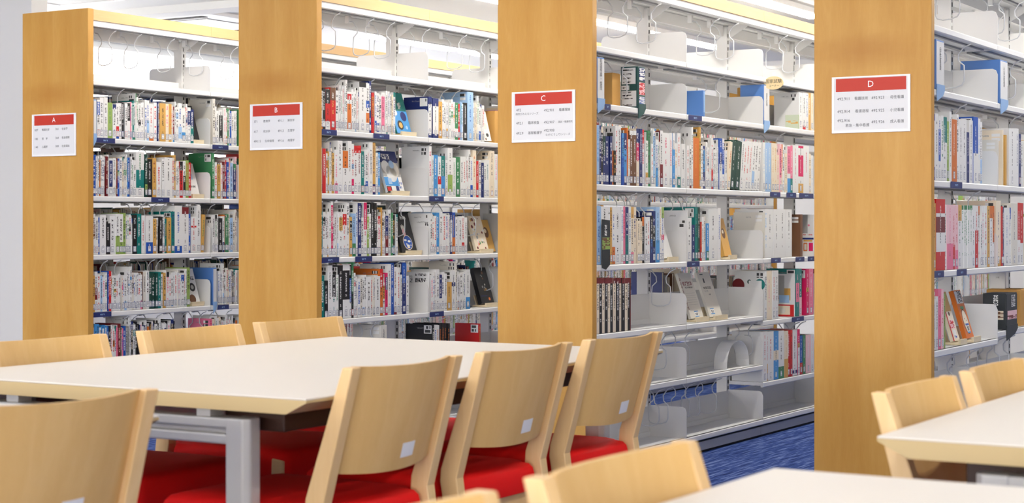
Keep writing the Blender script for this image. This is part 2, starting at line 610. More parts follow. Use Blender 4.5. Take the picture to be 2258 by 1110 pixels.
fascia_m = MB().box(W / 2 - 0.026, W / 2 - 0.004, 0.0006, BAY - 0.0006, 2.10, PH - 0.002).mesh('wood_rail', 'rail')
fascia_b = MB().box(-W / 2 + 0.004, -W / 2 + 0.026, 0.0006, BAY - 0.0006, 2.10, PH - 0.002).mesh('wood_rail', 'rail')
cn = MB()
cn.box(-W / 2 + 0.03, W / 2 - 0.03, 0, BAY, 2.092, 2.10)
for s in (-1, 1):
    cn.box(min(s * (W / 2 - 0.012), s * (W / 2 - 0.04)), max(s * (W / 2 - 0.012), s * (W / 2 - 0.04)), 0, BAY, 2.072, 2.0995)
canopy_m = cn.mesh('canopy', 'steel')
crail_m = MB().box(0.075, 0.10, 0.05, BAY - 0.05, 2.084, 2.0915).box(-0.10, -0.075, 0.05, BAY - 0.05, 2.084, 2.0915).mesh('rail', 'railgrey')
xbar_m = MB().box(-0.008, 0.008, 0.018, BAY - 0.018, 2.035, 2.09).mesh('crossbar', 'steel2')
xbar2_m = MB().box(-0.008, 0.008, 0.018, BAY - 0.018, 1.805, 1.855).mesh('crossbar', 'steel2')
arm = [(0.03, 2.09), (0.15, 2.09), (0.03, 2.02)]
arm_m = MB().prism(arm, -0.0015, 0.0015, 'y').prism([(-a, b) for a, b in reversed(arm)], -0.0015, 0.0015, 'y').mesh('canopy_arm', 'steel2')

CASE = {}
NB = {c: len(LEVELS[c]) for c in 'ABCD'}
for ci, c in enumerate('ABCD'):
    root = empty('bookcase', (XC[ci], Y0, 0))
    tag(root, 'double-sided white steel bookcase with maple end panel bearing sign ' + c, 'bookcase', 'library bookcases')
    CASE[c] = root
    nb = NB[c]
    pm = MB().box(-W / 2, W / 2, 0, PT - 0.006, 0, PH)
    pn = pm.build('end_panel', 'panel_c' if c == 'C' else 'panel', root, bevel=0.0025)
    MB().box(-W / 2 + 0.001, W / 2 - 0.001, PT - 0.006, PT - 0.001, 0, PH - 0.001).build('edge_band', 'edge', pn)
    pf = MB().box(-W / 2, W / 2, 0, 0.03, 0, PH).build('end_panel', 'panel', root, (0, J0 + BAY * nb + 0.012, 0))
    for b in range(nb):
        y = J0 + BAY * b + (0.012 if b == 0 else 0)
        yy = J0 + BAY * b
        for me in (fascia_m, fascia_b, canopy_m, plinth_m, skirt_m, xbar_m, xbar2_m):
            o = obj(me.name.split('.')[0], me, root, (0, yy if b else yy + 0.012, 0))
            if b == 0: o.scale = (1, (BAY - 0.012) / BAY, 1)
            if me is canopy_m: obj('rail', crail_m, o)
        for i, z in enumerate(LEVELS[c][b] + [BASE_Z]):
            for side, me in ((0, shelf_f), (1, shelf_b)):
                if side and (i == 5 or b > 2 and i not in (1, 3)): continue
                s = obj('shelf', me, root, (0, yy + (0.014 if b == 0 else 0.002), z))
                if b == 0: s.scale = (1, (L_SH - 0.012) / L_SH, 1)
                if not side and i < 6 and b < 3: obj('rail', rail_f, s)
                if not side and i and b < 4: obj('back_plate', plate_m, s)
                if not side: obj('bracket', brk_f, s, (0, L_SH - 0.001, 0))
                elif i < 2: obj('bracket', brk_b, s, (0, L_SH - 0.001, 0))
    for b in range(nb + 1):
        y = J0 + BAY * b + (0.03 if b == 0 else 0) - (0.01 if b == nb else 0)
        p = obj('post', post_m, root, (0, y, 0))
        obj('slot_strip', slots_m, p)['kind'] = 'stuff'
        if b: obj('canopy_arm', arm_m, p)

# ------------------------------------------------------------------ range signs on the end panels
SGW, SGH = 0.3075, 0.2145
SIGN = {
    'A': [(.057, .375, '007', 'd'), (.225, .375, '情報科学', 'k'), (.535, .365, '361', 'd'), (.68, .365, '社会学', 'k'),
          (.057, .585, '100', 'd'), (.225, .585, '哲　学', 'k'), (.535, .575, '364', 'd'), (.68, .575, '社会保障', 'k'),
          (.057, .78, '140', 'd'), (.225, .78, '心理学', 'k'), (.535, .77, '369', 'd'), (.68, .77, '社会福祉', 'k')],
    'B': [(.07, .38, '371', 'd'), (.255, .38, '教育学', 'k'), (.535, .38, '491.1', 'd'), (.72, .38, '解剖学', 'k'),
          (.07, .60, '417', 'd'), (.255, .60, '統計学', 'k'), (.535, .60, '491.3', 'd'), (.72, .60, '生理学', 'k'),
          (.07, .81, '490.15', 'd'), (.285, .81, '生命倫理', 'k'), (.535, .81, '491.6', 'd'), (.72, .81, '病理学', 'k')],
    'C': [(.07, .36, '492', 'd'), (.06, .44, '病気がみえるシリーズ', 's'), (.51, .385, '492.901', 'd'), (.745, .385, '看護理論', 'k'),
          (.07, .62, '492.1', 'd'), (.26, .62, '臨床検査', 'k'), (.51, .62, '492.907', 'd'), (.735, .62, '国試・看護研究', 't'),
          (.07, .82, '492.9', 'd'), (.26, .82, '基礎看護学', 'k'), (.51, .78, '492.908', 'd'), (.535, .865, 'なぜ?どうして?シリーズ', 's')],
    'D': [(.07, .395, '492.911', 'd'), (.29, .395, '看護技術', 'k'), (.51, .395, '492.923', 'd'), (.745, .395, '母性看護', 'k'),
          (.07, .62, '492.914', 'd'), (.30, .62, '看護過程', 'k'), (.51, .62, '492.925', 'd'), (.745, .62, '小児看護', 'k'),
          (.07, .78, '492.916', 'd'), (.175, .87, '救急・集中看護', 'k'), (.51, .82, '492.926', 'd'), (.745, .82, '成人看護', 'k')],
}
SZ = dict(d=.0158, k=.0136, s=.0112, t=.0098)
for ci, c in enumerate('ABCD'):
    root = empty('range_sign', (XL[ci] + 0.0735, Y0, 1.4205))
    tag(root, 'white framed sign with red header reading ' + c + ' on a maple end panel', 'sign', 'range signs')
    fr = MB()
    fr.box(0, SGW, -0.006, 0, 0, 0.010).box(0, SGW, -0.006, 0, SGH - 0.006, SGH).box(0, 0.010, -0.006, 0, 0.010, SGH - 0.006).box(SGW - 0.010, SGW, -0.006, 0, 0.010, SGH - 0.006)
    fr.build('sign_frame', 'signframe', root, bevel=0.001)
    MB().box(0.0095, SGW - 0.0095, -0.0035, -0.0005, 0.0095, SGH - 0.0055).build('sign_plate', 'signface', root)
    hd = MB().box(0.016, SGW - 0.016, -0.0042, -0.0034, SGH * 0.735, SGH * 0.965).build('header_band', 'signred', root)
    le = text_mesh(c, 0.034, 'white')
    le.transform(Matrix.Translation((SGW * 0.5, -0.0045, SGH * 0.85)) @ FACE_FRONT)
    obj('header_letter', le, hd)
    for fx, fy, t, kd in SIGN[c]:
        me = text_mesh(t, SZ[kd], 'ink', 'LEFT')
        me.transform(Matrix.Translation((SGW * fx, -0.0039, SGH * (1 - fy))) @ FACE_FRONT)
        obj('lettering', me, root)

# ================================================================== books
class QM:
    """quads carrying a flat tint, an ink colour (alpha = printed) and glyph coordinates"""
    def __init__(s):
        s.v, s.f, s.t, s.i, s.u = [], [], [], [], []

    def quad(s, pts, tint, ink=None, uv=None):
        b = len(s.v)
        s.v += pts
        n = len(pts)
        s.f.append(tuple(range(b, b + n)))
        s.t += [tint] * n
        s.i += [ink or (0, 0, 0, 0)] * n
        s.u += uv or [(0, 0)] * n

    def merge(s, o, mx):
        b = len(s.v)
        s.v += [tuple(mx @ Vector(p)) for p in o.v]
        s.f += [tuple(b + i for i in f) for f in o.f]
        s.t += o.t; s.i += o.i; s.u += o.u

    def box(s, x0, x1, y0, y1, z0, z1, tint, top=True):
        a, b_, c, d = (x0, y0), (x1, y0), (x1, y1), (x0, y1)
        for p, q in ((a, b_), (b_, c), (c, d), (d, a)):
            s.quad([(p[0], p[1], z0), (q[0], q[1], z0), (q[0], q[1], z1), (p[0], p[1], z1)], tint)
        s.quad([(x0, y0, z1), (x1, y0, z1), (x1, y1, z1), (x0, y1, z1)], tint)
        s.quad([(x0, y1, z0), (x1, y1, z0), (x1, y0, z0), (x0, y0, z0)], tint)

    def mesh(s, name):
        me = bpy.data.meshes.new(name)
        me.from_pydata(s.v, [], s.f)
        me.materials.append(M['print'])
        for nm, d in (('tint', s.t), ('ink', s.i)):
            at = me.color_attributes.new(nm, 'FLOAT_COLOR', 'CORNER')
            at.data.foreach_set('color', np.array(d, dtype=np.float32).ravel())
        uv = me.uv_layers.new(name='glyph')
        uv.data.foreach_set('uv', np.array(s.u, dtype=np.float32).ravel())
        me.update()
        return me


def inkc(k):
    return LINP[k][:3] + (1.0,)


DARK = set('knbtGvrzmg')
PAPER = [rgb(232, 226, 212), rgb(226, 218, 202), rgb(238, 234, 224), rgb(214, 204, 186)]
OUTL = [rgb(76, 96, 158), rgb(60, 76, 120), rgb(96, 112, 150), rgb(200, 70, 60)]


def parse(st):
    parts = st.split('#')
    bi = parts[0].split('/')
    base = bi[0]
    ink = bi[1] if len(bi) > 1 else ('w' if base in DARK else 'k')
    bands = []
    for p in parts[1:]:
        a, b = p[1:].split('-')
        bands.append((float(a), float(b), p[0]))
    return base, ink, bands


def spine(q, w, h, base, ink, bands, rnd):
    g = min(w * 0.70, 0.0085 + rnd.random() * 0.0045)
    t0, t1 = 0.34 + rnd.random() * 0.1, 0.86 + rnd.random() * 0.1
    a0, a1 = 0.205, 0.205 + rnd.random() * 0.09
    cuts = sorted(set([0, 1, t0, t1, a0, a1] + [x for b in bands for x in b[:2]]))
    off = rnd.randrange(2000)
    uoff = 0.0
    for c0, c1 in zip(cuts, cuts[1:]):
        m = (c0 + c1) / 2
        col = base
        for x0, x1, cc in bands:
            if x0 <= m <= x1: col = cc
        txt = t0 <= m <= t1 or a0 <= m <= a1
        ik = ink
        if col != base: ik = 'w' if col in DARK else 'k'
        if ik == col: ik = 'k' if col not in DARK else 'w'
        gg = g if m > 0.32 else g * 0.7
        z0, z1 = c0 * h, c1 * h
        ua, ub = 0.5 - w / (2 * gg), 0.5 + w / (2 * gg)
        q.quad([(0, -w / 2, z0), (0, w / 2, z0), (0, w / 2, z1), (0, -w / 2, z1)], LINP[col], inkc(ik) if txt else None,
               [(ua, z0 / gg + off), (ub, z0 / gg + off), (ub, z1 / gg + off), (ua, z1 / gg + off)])


def cover_geo(w, h, d, st, rnd, codes=True):
    base, ink, bands = st
    q = QM()
    spine(q, w, h, base, ink, bands, rnd)
    side = LINP[base]
    q.quad([(-d, -w / 2, 0), (0, -w / 2, 0), (0, -w / 2, h), (-d, -w / 2, h)], side)
    q.quad([(0, w / 2, 0), (-d, w / 2, 0), (-d, w / 2, h), (0, w / 2, h)], side)
    q.quad([(0, w / 2, 0), (0, -w / 2, 0), (-d, -w / 2, 0), (-d, w / 2, 0)], side)
    if codes:                                    # two barcode stickers printed on the back cover, near the spine
        y = -w / 2 - 0.0003
        if base in DARK:
            q.quad([(-0.052, y + .0001, h - 0.048), (-0.006, y + .0001, h - 0.048), (-0.006, y + .0001, h - 0.006), (-0.052, y + .0001, h - 0.006)], LINP['w'])
        for z in (h - 0.024, h - 0.043):
            s = rnd.randrange(900) + 0.5
            q.quad([(-0.046, y, z), (-0.012, y, z), (-0.012, y, z + 0.014), (-0.046, y, z + 0.014)], LINP['w'], (0.05, 0.05, 0.05, 1),
                   [(0.001, s), (0.999, s), (0.999, s + .06), (0.001, s + .06)])
        s = rnd.randrange(900)
        q.quad([(-0.10, y, h - 0.024), (-0.055, y, h - 0.024), (-0.055, y, h - 0.018), (-0.10, y, h - 0.018)], side, (0.3, 0.3, 0.3, 0.6),
               [(0.02, s + .15), (0.98, s + .15), (0.98, s + .9), (0.02, s + .9)])
    return q


def page_geo(w, h, d, rnd):
    q = QM()
    c = rnd.choice(PAPER)
    e = min(0.0012, w * 0.12)
    q.box(-d + 0.002, -0.001, -w / 2 + e, w / 2 - e, 0.001, h - 0.002, c)
    return q


def label_geo(w, rnd, red=0.06):
    q = QM()
    lw = min(w * 0.94, 0.021)
    o = OUTL[3] if rnd.random() < red else rnd.choice(OUTL[:3])
    z0, z1, b = 0.011, 0.040, 0.0014
    q.quad([(0.0004, -lw / 2, z0), (0.0004, lw / 2, z0), (0.0004, lw / 2, z1), (0.0004, -lw / 2, z1)], o)
    s = rnd.randrange(900)
    b2 = min(b, lw * 0.2)
    q.quad([(0.0007, -lw / 2 + b2, z0 + b), (0.0007, lw / 2 - b2, z0 + b), (0.0007, lw / 2 - b2, z1 - b), (0.0007, -lw / 2 + b2, z1 - b)],
           rgb(240, 240, 240), (0.25, 0.25, 0.28, 0.8), [(-.2, s + .6), (1.2, s + .6), (1.2, s + 4.4), (-.2, s + 4.4)])
    return q


BOOKS = []          # every book: where, geometry seed, size seen in the frame
RAND = 'w' * 56 + 'W' * 12 + 'c' * 5 + 'kknnbbssllttggGereovvpyyyPma'


def add_book(case, shelf, y, w, h, st, vis, lean=0.0, back=False, label=True, d=None, px=0.0, inset=0.0):
    BOOKS.append(dict(case=case, shelf=shelf, y=y, w=max(w * (0.97 if lean else 1.0), 0.003), h=h, st=st, vis=vis, lean=lean, back=back, label=label,
                      d=d or min(0.168, max(0.125, h * 0.73)), px=px, inset=inset, seed=random.randrange(10 ** 9)))


def rand_style(choices=None):
    base = random.choice(choices or RAND)
    if base in DARK: ink = random.choice('wwwwyc')
    else: ink = random.choice('kkkkkkknnbrrgpv')
    bands = []
    r = random.random()
    if r < 0.20: bands.append((random.choice((0.0, 0.04)), random.uniform(.06, .3), random.choice('bnrtgosyklp')))
    elif r < 0.36:
        a = random.uniform(.5, .8)
        bands.append((a, a + random.uniform(.06, .2), random.choice('bnrtgosyklp')))
    elif r < 0.44: bands.append((random.uniform(.8, .9), 1.0, random.choice('bnrtkgo')))
    return base, ink, bands


def fill(case, shelf, ya, yb, vis=False, hr=(.182, .212), choices=None, px=None, back=False):
    """books from ya to yb (distances along the world Y axis), random thickness and height"""
    y = ya
    while y < yb - 0.004:
        w = min(random.choice((.007, .009, .011, .012, .014, .016, .019, .022)) * random.uniform(.85, 1.15), yb - y)
        if yb - y - w < 0.005: w = yb - y
        h = random.uniform(*hr)
        if random.random() < 0.06: h += 0.03
        add_book(case, shelf, y, w - 0.0004, h, rand_style(choices), vis, px=px or 0, back=back, inset=random.uniform(0, .006))
        y += w


def row(case, shelf, crop, spec, hr=(.182, .212)):
    """spec: 'x style [top]' entries read off the photograph; R = a run of mixed books, - = empty space"""
    ox, oy, s = crop
    X = XF['ABCD'.index(case)]
    ent = []
    for e in spec.split(','):
        p = e.split()
        px = ox + float(p[0]) * s
        ent.append((px, p[1], oy + float(p[2]) * s if len(p) > 2 else None))
    for (px, st, top), nx in zip(ent, ent[1:]):
        y, k = on_x(px, X)
        yn, kn = on_x(nx[0], X)
        y, yn = max(y, Y0 + 0.046), max(yn, Y0 + 0.046)
        for b in range(1, 8):                     # keep clear of the shelf brackets at the bay joints
            j = Y0 + J0 + BAY * b
            if y < j < yn:
                if yn - j < j - y: yn = j - 0.006
                else: y = j + 0.003
        if yn - y < 0.003 or st == '-': continue
        z = shelf_level(case, shelf, (y + yn) / 2 - Y0)
        room = shelf_level(case, shelf - 1, (y + yn) / 2 - Y0) - z - 0.032 if shelf > 1 else 0.25
        if st[0] == 'R':
            fill(case, shelf, y, yn, True, hr, st[2:] or None, px=FPX / k)
            continue
        lean = 0.0
        if '~' in st:
            st, a = st.split('~')
            lean = math.radians(float(a))
        lab = '!' not in st
        st = st.replace('!', '')
        if top is None: h = random.uniform(*hr)
        else: h = min(max(HC + (HYP - top) * k / FPX - z, 0.12), 0.31)
        h = min(h, room)
        add_book(case, shelf, y, yn - y - 0.0004, h, parse(st), True, lean, label=lab, px=FPX / k, inset=random.uniform(0, .004))


KA2, KA3, KA4 = (180, 180, .25228), (180, 430, .3243), (200, 560, .2072)
KB1, KB2, KB4 = (690, 0, .27027), (690, 280, .25225), (690, 540, .21627)
KC3, KC4, KC5, KC6 = (1300, 240, .22586), (1300, 420, .22586), (1300, 570, .22586), (1300, 700, .2793)
KD3, KD4, KD5 = (2040, 220, .2523), (2050, 420, .18024), (2040, 480, .3244)
KC2 = (1300, 0, .2522)

row('A', 2, KA2, '140 w/k#b.6-.95 160,166 w/k 140,200 w/k 138,233 e/g 185,276 w/k#n.86-1 200,306 w/k#b0-.2#r.2-.35 190,332 w/k 190,356 k/w 185,378 w/k 192,'
    '405 w/k#k.5-.98 182,432 R,498 w/k#k.4-.55 195,522 w/k,553 w/b 160,574 w/b#l0-.5 165,596 w/r#o.0-.1 195,634 w/r,664 R,688 y/k 190,738 c/p 195,765 y/o 196,790 R,'
    '850 w/b#l.1-.4,880 w/k#s.1-.3,912 R,930 w/n#n.5-.9,956 t/w#n.5-1 245,982 -,1150 W/k 152,1172 w/k#n.4-.6,1184 w/k,1205 w/k#k.1-.85 250,1240 R,1278 g/w,1292 R,1362 E')
row('A', 3, KA2, '102 R,246 w/n#n.25-.95 675,276 R,462 w/k 690,482 w/g#t.2-.6 615,556 G/w#e.1-.3 640,580 k/w 680,624 y/v 670,658 w/r 705,704 w/k,730 w/k 665,796 R,862 r/k#k.75-1 700,'
    '890 w/k#k.1-.6,912 e/r 690,938 r/w 710,962 -,1145 g/w 625,1168 w/r,1190 y/k 725,1222 R,1274 b/w 705,1290 R,1362 E')
row('A', 4, KA3, '80 w/k#z.4-.75,97 w/k,117 b/w 155,128 w/k 140,168 k/w 195,198 w/k,233 w/k#e.0-.45 130,262 w/k#e.0-.3 132,288 R,348 k/w 135,379 t/w 130,412 w/r,438 w/k#b0-.3,488 y/k 165,'
    '512 w/k,526 k/w 150,553 R,583 y/k,614 t/n 115,636 w/b#b0-.15 75,686 w/k#v.85-1 85,732 b/w 130,748 w/r#r.7-.75 150,786 w/k 75,814 y/g~4 135,834 -,892 R,934 k/w 160,960 R,1062 E')
row('A', 5, KA4, '28 y/k,50 w/k#v.3-.6,80 R:wwwwwwl,184 b/w,199 r/w 185,222 R:wwwwwwwwW,553 z/k,564 W/k 200,596 w/k,625 G/w 205,656 G/w 207,688 G/w 207,720 t/w 198,753 w/k,776 y/k 205,802 R:wwwwW,'
    '1028 e/k 150,1060 -,1365 R,1562 E', hr=(.175, .205))
row('A', 6, KA4, '28 R:wwssbwwy 790,200 R:wwkbvpgawn,440 R:kkwnw,900 -,1040 R,1565 E', hr=(.195, .228))
row('B', 2, KB1, '60 w/k#o.0-.2 740,84 k/w 720,110 r/k#w0-.2#k.65-1 730,148 r/y#z.7-1 715,192 R:wwwwW,288 w/k#o.05-.7#r.8-.95 750,322 R:wwwwww,384 w/k#k.9-1 670,440 w/k#b.5-.65#o.2-.4 680,'
    '466 n/w 664,484 r/k#o.4-.9,506 w/b#b.1-.3,524 R:www,564 w/p#p.1-.9 755,590 R:wwwwc,682 -,948 n/k#w.1-.82 790,978 n/w#w.1-.8 802,1028 y/k#y.1-.9,1060 R:wwww,1162 g/w#w.1-.3,1190 r/w,1206 R:wwl,1236 k/w 840,'
    '1266 l/b 750,1314 R:wwcwy,1402 E')
row('B', 3, KB2, '68 R:www,90 r/w 190,117 R:wwcwwy,222 w/k 122,264 w/k#o.6-1 210,312 w/k 125,345 w/r#m.0-.3#l.5-.6 150,366 w/v#r.85-1 165,398 w/v#r.85-1 165,430 t/w 215,455 R:www,498 w/k 135,527 y/n#n.0-.2 138,'
    '556 w/k,574 s/w 225,592 -,1020 w/m 170,1046 w/k 250,1060 s/w 245,1098 w/k#r.3-.5,1126 s/b#t.5-1 255,1162 w/k,1184 w/k#e.1-.45 185,1226 w/g 270,1256 g/w 265,1292 w/k 260,1322 w/r,1344 R:ww,1362 w/k 200,1380 w/b#b.0-.3,'
    '1404 c/o 205,1434 r/w 300,1456 w/k,1478 n/w 315,1502 w/k,1520 w/t,1550 c/k 210,1592 w/p 240,1618 E')
row('B', 4, KB2, '68 t/w 740,88 w/v#k.7-.9,118 R:www,164 w/m#m.1-.95 662,182 w/k,200 R:ww,232 w/k#y.6-.9,264 w/r#r.7-.95 745,300 w/k 668,326 y/k#k.6-.9 790,350 l/n#g.0-.3 760,384 w/b 668,400 n/w 668,428 w/k,452 w/m#m.5-1 665,'
    '480 e/w,498 w/k,514 k/w 668,540 k/w 668,562 w/k,576 w/m#r.8-1,598 R,640 v/w#n.5-1 780,666 w/k 725,690 g/w,706 R:kw,746 -,1030 w/k,1048 w/r,1066 w/r,1084 s/w 752,1112 w/k 745,1140 w/r,1166 R:www,1206 n/w#w.2-.8 745,1224 b/y#o.0-.4 750,'
    '1252 w/k,1276 w/k,1306 w/r#r.1-.3,1330 w/k,1352 E')
row('B', 5, KB4, '86 t/w 318,122 k/w 370,158 w/k 215,206 w/t#k.5-1 310,240 w/g 310,268 k/w 215,312 w/k#k.35-.9 212,384 b/w#w0-.4 345,402 k/g#g.5-1 210,424 w/k#r.7-.8 290,440 R:www,465 w/b#b.35-.8 350,490 R:WWw,552 w/k 330,'
    '600 R:WW,640 w/k 325,690 o/k#r.6-1 250,722 w/k#y.5-.9 390,744 m/k#n.6-.9 290,768 w/k 200,802 b/w 190,834 w/v#v0-.15 230,864 w/r 235,896 w/k,914 n/w#b.6-1 185,956 w/k 320,984 -,1212 R:ww,1262 w/k 255,1296 n/w#w0-.35 310,1322 w/n,'
    '1346 w/k,1370 y/k 385,1424 w/k#n.6-.7 265,1462 W/k 172,1474 R:www,1568 w/k#s.0-.3 255,1612 E', hr=(.18, .2))
row('C', 3, KC3, '74 l/s 160,102 n/w 165,120 c/k#k.2-.9 180,141 G/w#n.0-.6 270,166 n/w 270,204 n/w 270,228 o/k 410,242 k/y 410,262 w/r 170,288 w/k 172,320 b/s#s.55-1 240,344 n/w#s.1-.7 240,371 o/r#w0-.1 188,385 w/y,'
    '400 z/w#w.92-1 215,436 z/w#w.92-1 215,467 c/m#m.45-.75#n.75-1 195,497 n/w 198,524 w/r#r.75-1 205,548 w/g#y.1-.3,576 g/k 215,604 w/r,626 w/b#l.1-.9 215,652 w/b#s0-.4,676 R:ww,694 v/w#w.4-1 215,722 w/m 235,792 w/m 238,818 s/w#w.7-1 240,'
    '842 w/y,862 w/r#t0-.2 240,898 w/k,958 w/r 360,980 w/k#v0-.1 355,1000 w/k 180,1016 o/y! 285,1080 y/k 182,1092 w/k,1112 n/w#s.4-.9 365,1138 R:www,1194 w/r#r.0-.4 285,1214 R:www,1274 b/w#n0-.7#w0-.5 290,1304 w/b#b.3-.8 292,1330 w/k,'
    '1350 c/o~8 320,1376 G/w~8 315,1424 G/w~8 316,1472 w/k~8 320,1497 w/r~8 322,1522 w/r~8 322,1552 w/r~8 322,1582 w/k#l.1-.4~8 325,1607 w/k~8 325,1635 w/k~8 328,1660 -,1700 w/l 330,1720 l/w 332,1748 l/w 333,1782 c/y 335,1810 c/y 338,1838 c/p,'
    '1860 P/p#p.3-.9 345,1878 o/w#c0-.5 348,1894 w/k 350,1915 c/k,1938 w/p#p.4-.98#s0-.3 358,1968 p/w#t0-.3 360,1990 w/m! 355,2044 m/w#w.8-.95#y0-.35#w.2-.35 362,2096 w/m! 362,2152 c/k 440,2172 w/l 455,2192 E')
row('C', 4, KC4, '72 l/b 155,118 w/k 160,186 w/k#v.4-.6 165,208 y/k 170,226 w/b#o0-.3 162,256 w/k 162,312 w/b 160,334 p/m 160,362 t/n#n.5-1 165,388 w/n 165,412 c/k#y.8-1#p0-.2 163,440 c/n 166,470 c/k 300,498 c/k,520 k/w#o.8-1 262,545 w/k 265,570 w/r 262,'
    '600 n/s#k.5-1 250,628 n/w#k.3-.7 205,654 l/n#s0-.4 165,690 w/y 162,712 w/b#e.8-1#m.4-.5 165,738 -,962 w/k 270,1008 n/w 340,1038 t/k 165,1064 G/w 168,1086 r/o 310,1103 w/k 262,1124 W/k 258,1143 s/w#g0-.25 325,1172 w/k 185,1262 w/b 175,1288 -,'
    '1722 w/l! 185,1738 w/k! 185,1800 w/k! 186,1858 w/k! 187,1924 w/k! 188,1982 -,2192 E')
row('C', 5, KC5, '%s,405 v/k! 195,412 -,1720 w/k 128,1736 c/p 128,1790 w/r 124,1820 w/k 122,1848 -,2020 t/P#p.3-.7 105,2052 P/t#t.4-1 105,2076 -,2124 m/P#y.5-.6 108,2150 p/w#p.4-.7 106,2192 E'
    % ','.join('%d %s! %d' % (76 + 27.4 * i, ('c/k#v.9-1', 'k/w#v.9-1')[i % 2], 196 + i * .2) for i in range(12)))
row('C', 6, KC6, '1370 w/r 118,1407 w/r#y0-.35 117,1412 w/r 117,1458 s/w#c.4-.6 115,1497 w/k#g0-.25 112,1541 c/y#y0-.4 112,1572 r/w 105,1590 r/k 104,1608 w/k#n.05-.12 103,1648 m/w#y.6-.7#w0-.6 98,1666 b/w#r0-.3 150,1690 g/w 145,1712 P/w 145,1752 w/P 140,1775 E')
row('D', 3, KD3, '76 b/w#w.2-.9 125,100 w/k 120,128 w/b#b.3-.8 145,146 w/g 140,166 t/w#w0-.6 150,203 e/w 190,222 w/k 105,241 o/w 170,290 w/k 130,306 w/k 180,334 w/k 170,374 n/w 285,398 w/k 180,428 b/w#w0-.45 150,470 w/l 165,490 l/w#w.4-1 195,510 -,'
    '740 w/k 250,800 w/n 252,826 n/w 300,845 w/k,866 E')
row('D', 4, KD4, '52 y/k 160,86 r/w!#w.26-.53#v.53-.75#w.75-.8 108,196 w/k 178,222 P/p#p0-.4 178,296 P/r#r0-.38 182,326 P/r#p0-.3 185,362 w/k#y.75-1 180,408 w/g!#g.93-1 188,432 w/g!#g.93-1 188,455 w/g!#g.93-1 188,478 w/g!#g.93-1 188,500 w/g!#g.93-1 188,530 w/k 188,566 w/r#r0-.6 190,608 w/k#o.85-1 195,630 w/k,'
    '652 w/m 192,680 w/r 190,714 y/k 195,742 w/k#o.8-1 195,780 o/v#w0-.4 195,800 c/n#y0-.1 128,884 r/k#r0-.3 200,904 n/w 205,920 w/b 215,985 w/n#b.8-1 215,1008 W/k 160,1082 w/r#r.4-1 155,1116 w/r#r.35-1 158,1156 E')
row('D', 5, KD5, '62 w/b 560,82 w/k 540,97 p/m 490,118 P/r 490,133 e/k 520,146 -,680 E', hr=(.2, .22))

row('C', 2, KC2, '1838 w/k 808,1868 w/k#r0-.1 812,1893 w/b 815,1918 y/c! 812,1940 c/y 815,1962 E')
row('B', 6, KB4, '262 R:wwsl,340 -,700 W/k! 825,758 -,1225 k/w! 815,1242 w/b! 825,1266 w/o! 825,1295 k/o! 808,1320 k/o! 807,1345 k/o! 807,1372 k/o! 806,1400 -,1700 r/y! 808,1716 E')

# the same shelves beyond what the end panels let through, and the far sides of A to C, glimpsed over the books
for c, rows_, y0 in (('A', (2, 3, 4, 5, 6), 1.18), ('B', (2, 3, 4, 5), 1.71), ('C', (3, 4, 5), 2.60), ('D', (3, 4), 1.40)):
    for s in rows_:
        y = Y0 + y0
        end = Y0 + J0 + BAY * NB[c] - 0.03
        while y < end - 0.05:
            e = min(y + random.uniform(.3, .7), end)
            for b in range(1, 8):
                j = Y0 + J0 + BAY * b
                if y < j < e: e = j - 0.007
            if e - y > 0.05: fill(c, s, y, e - random.choice((0, 0, .1)))
            y = e + 0.011
for c, rows_, dens in (('A', (2, 3, 4, 5), 1.0), ('B', (2, 3, 4, 5), .45), ('C', (3, 4, 5), .22)):
    for s in rows_:
        y = Y0 + 0.06
        end = Y0 + J0 + BAY * 3 - 0.03
        while y < end - 0.05:
            e = min(y + random.uniform(.15, .45), end)
            for b in range(1, 8):
                j = Y0 + J0 + BAY * b
                if y < j < e: e = j - 0.02
            if random.random() < dens and e - y > 0.04: fill(c, s, y, e, back=True, hr=(.215, .245) if c == 'A' else (.17, .22), choices='wwcWknzvbGyra')
            y = e + 0.022

ORD = lambda n: '%d%s' % (n, 'th' if 10 < n % 100 < 14 else {1: 'st', 2: 'nd', 3: 'rd'}.get(n % 10, 'th'))
SHELFN = {1: 'top', 2: 'second', 3: 'third', 4: 'fourth', 5: 'fifth', 6: 'sixth', 7: 'lowest'}


def book_matrix(b):
    ci = 'ABCD'.index(b['case'])
    z = shelf_level(b['case'], b['shelf'], b['y'] + b['w'] / 2 - Y0) + 0.0012
    if b['back']:
        return Matrix.Translation((2 * XC[ci] - XF[ci] + 0.005, b['y'] + b['w'] / 2, z)) @ Matrix.Rotation(math.pi, 4, 'Z')
    x = XF[ci] - 0.002 - b['inset']
    m = Matrix.Translation((x, b['y'] + b['w'] / 2, z))
    if b['lean']:
        s = 1 if b['lean'] > 0 else -1
        piv = Matrix.Translation((0, s * b['w'] / 2, 0))
        m = m @ piv @ Matrix.Rotation(-b['lean'], 4, 'X') @ piv.inverted()
    return m


# where the wire supports hang; a slot is left for each between two books
HANGS = []
ROWS = {}
for b in BOOKS:
    if not b['back']: ROWS.setdefault((b['case'], b['shelf']), []).append(b)
for r_ in ROWS.values(): r_.sort(key=lambda b: b['y'])
SLOT = 0.0036


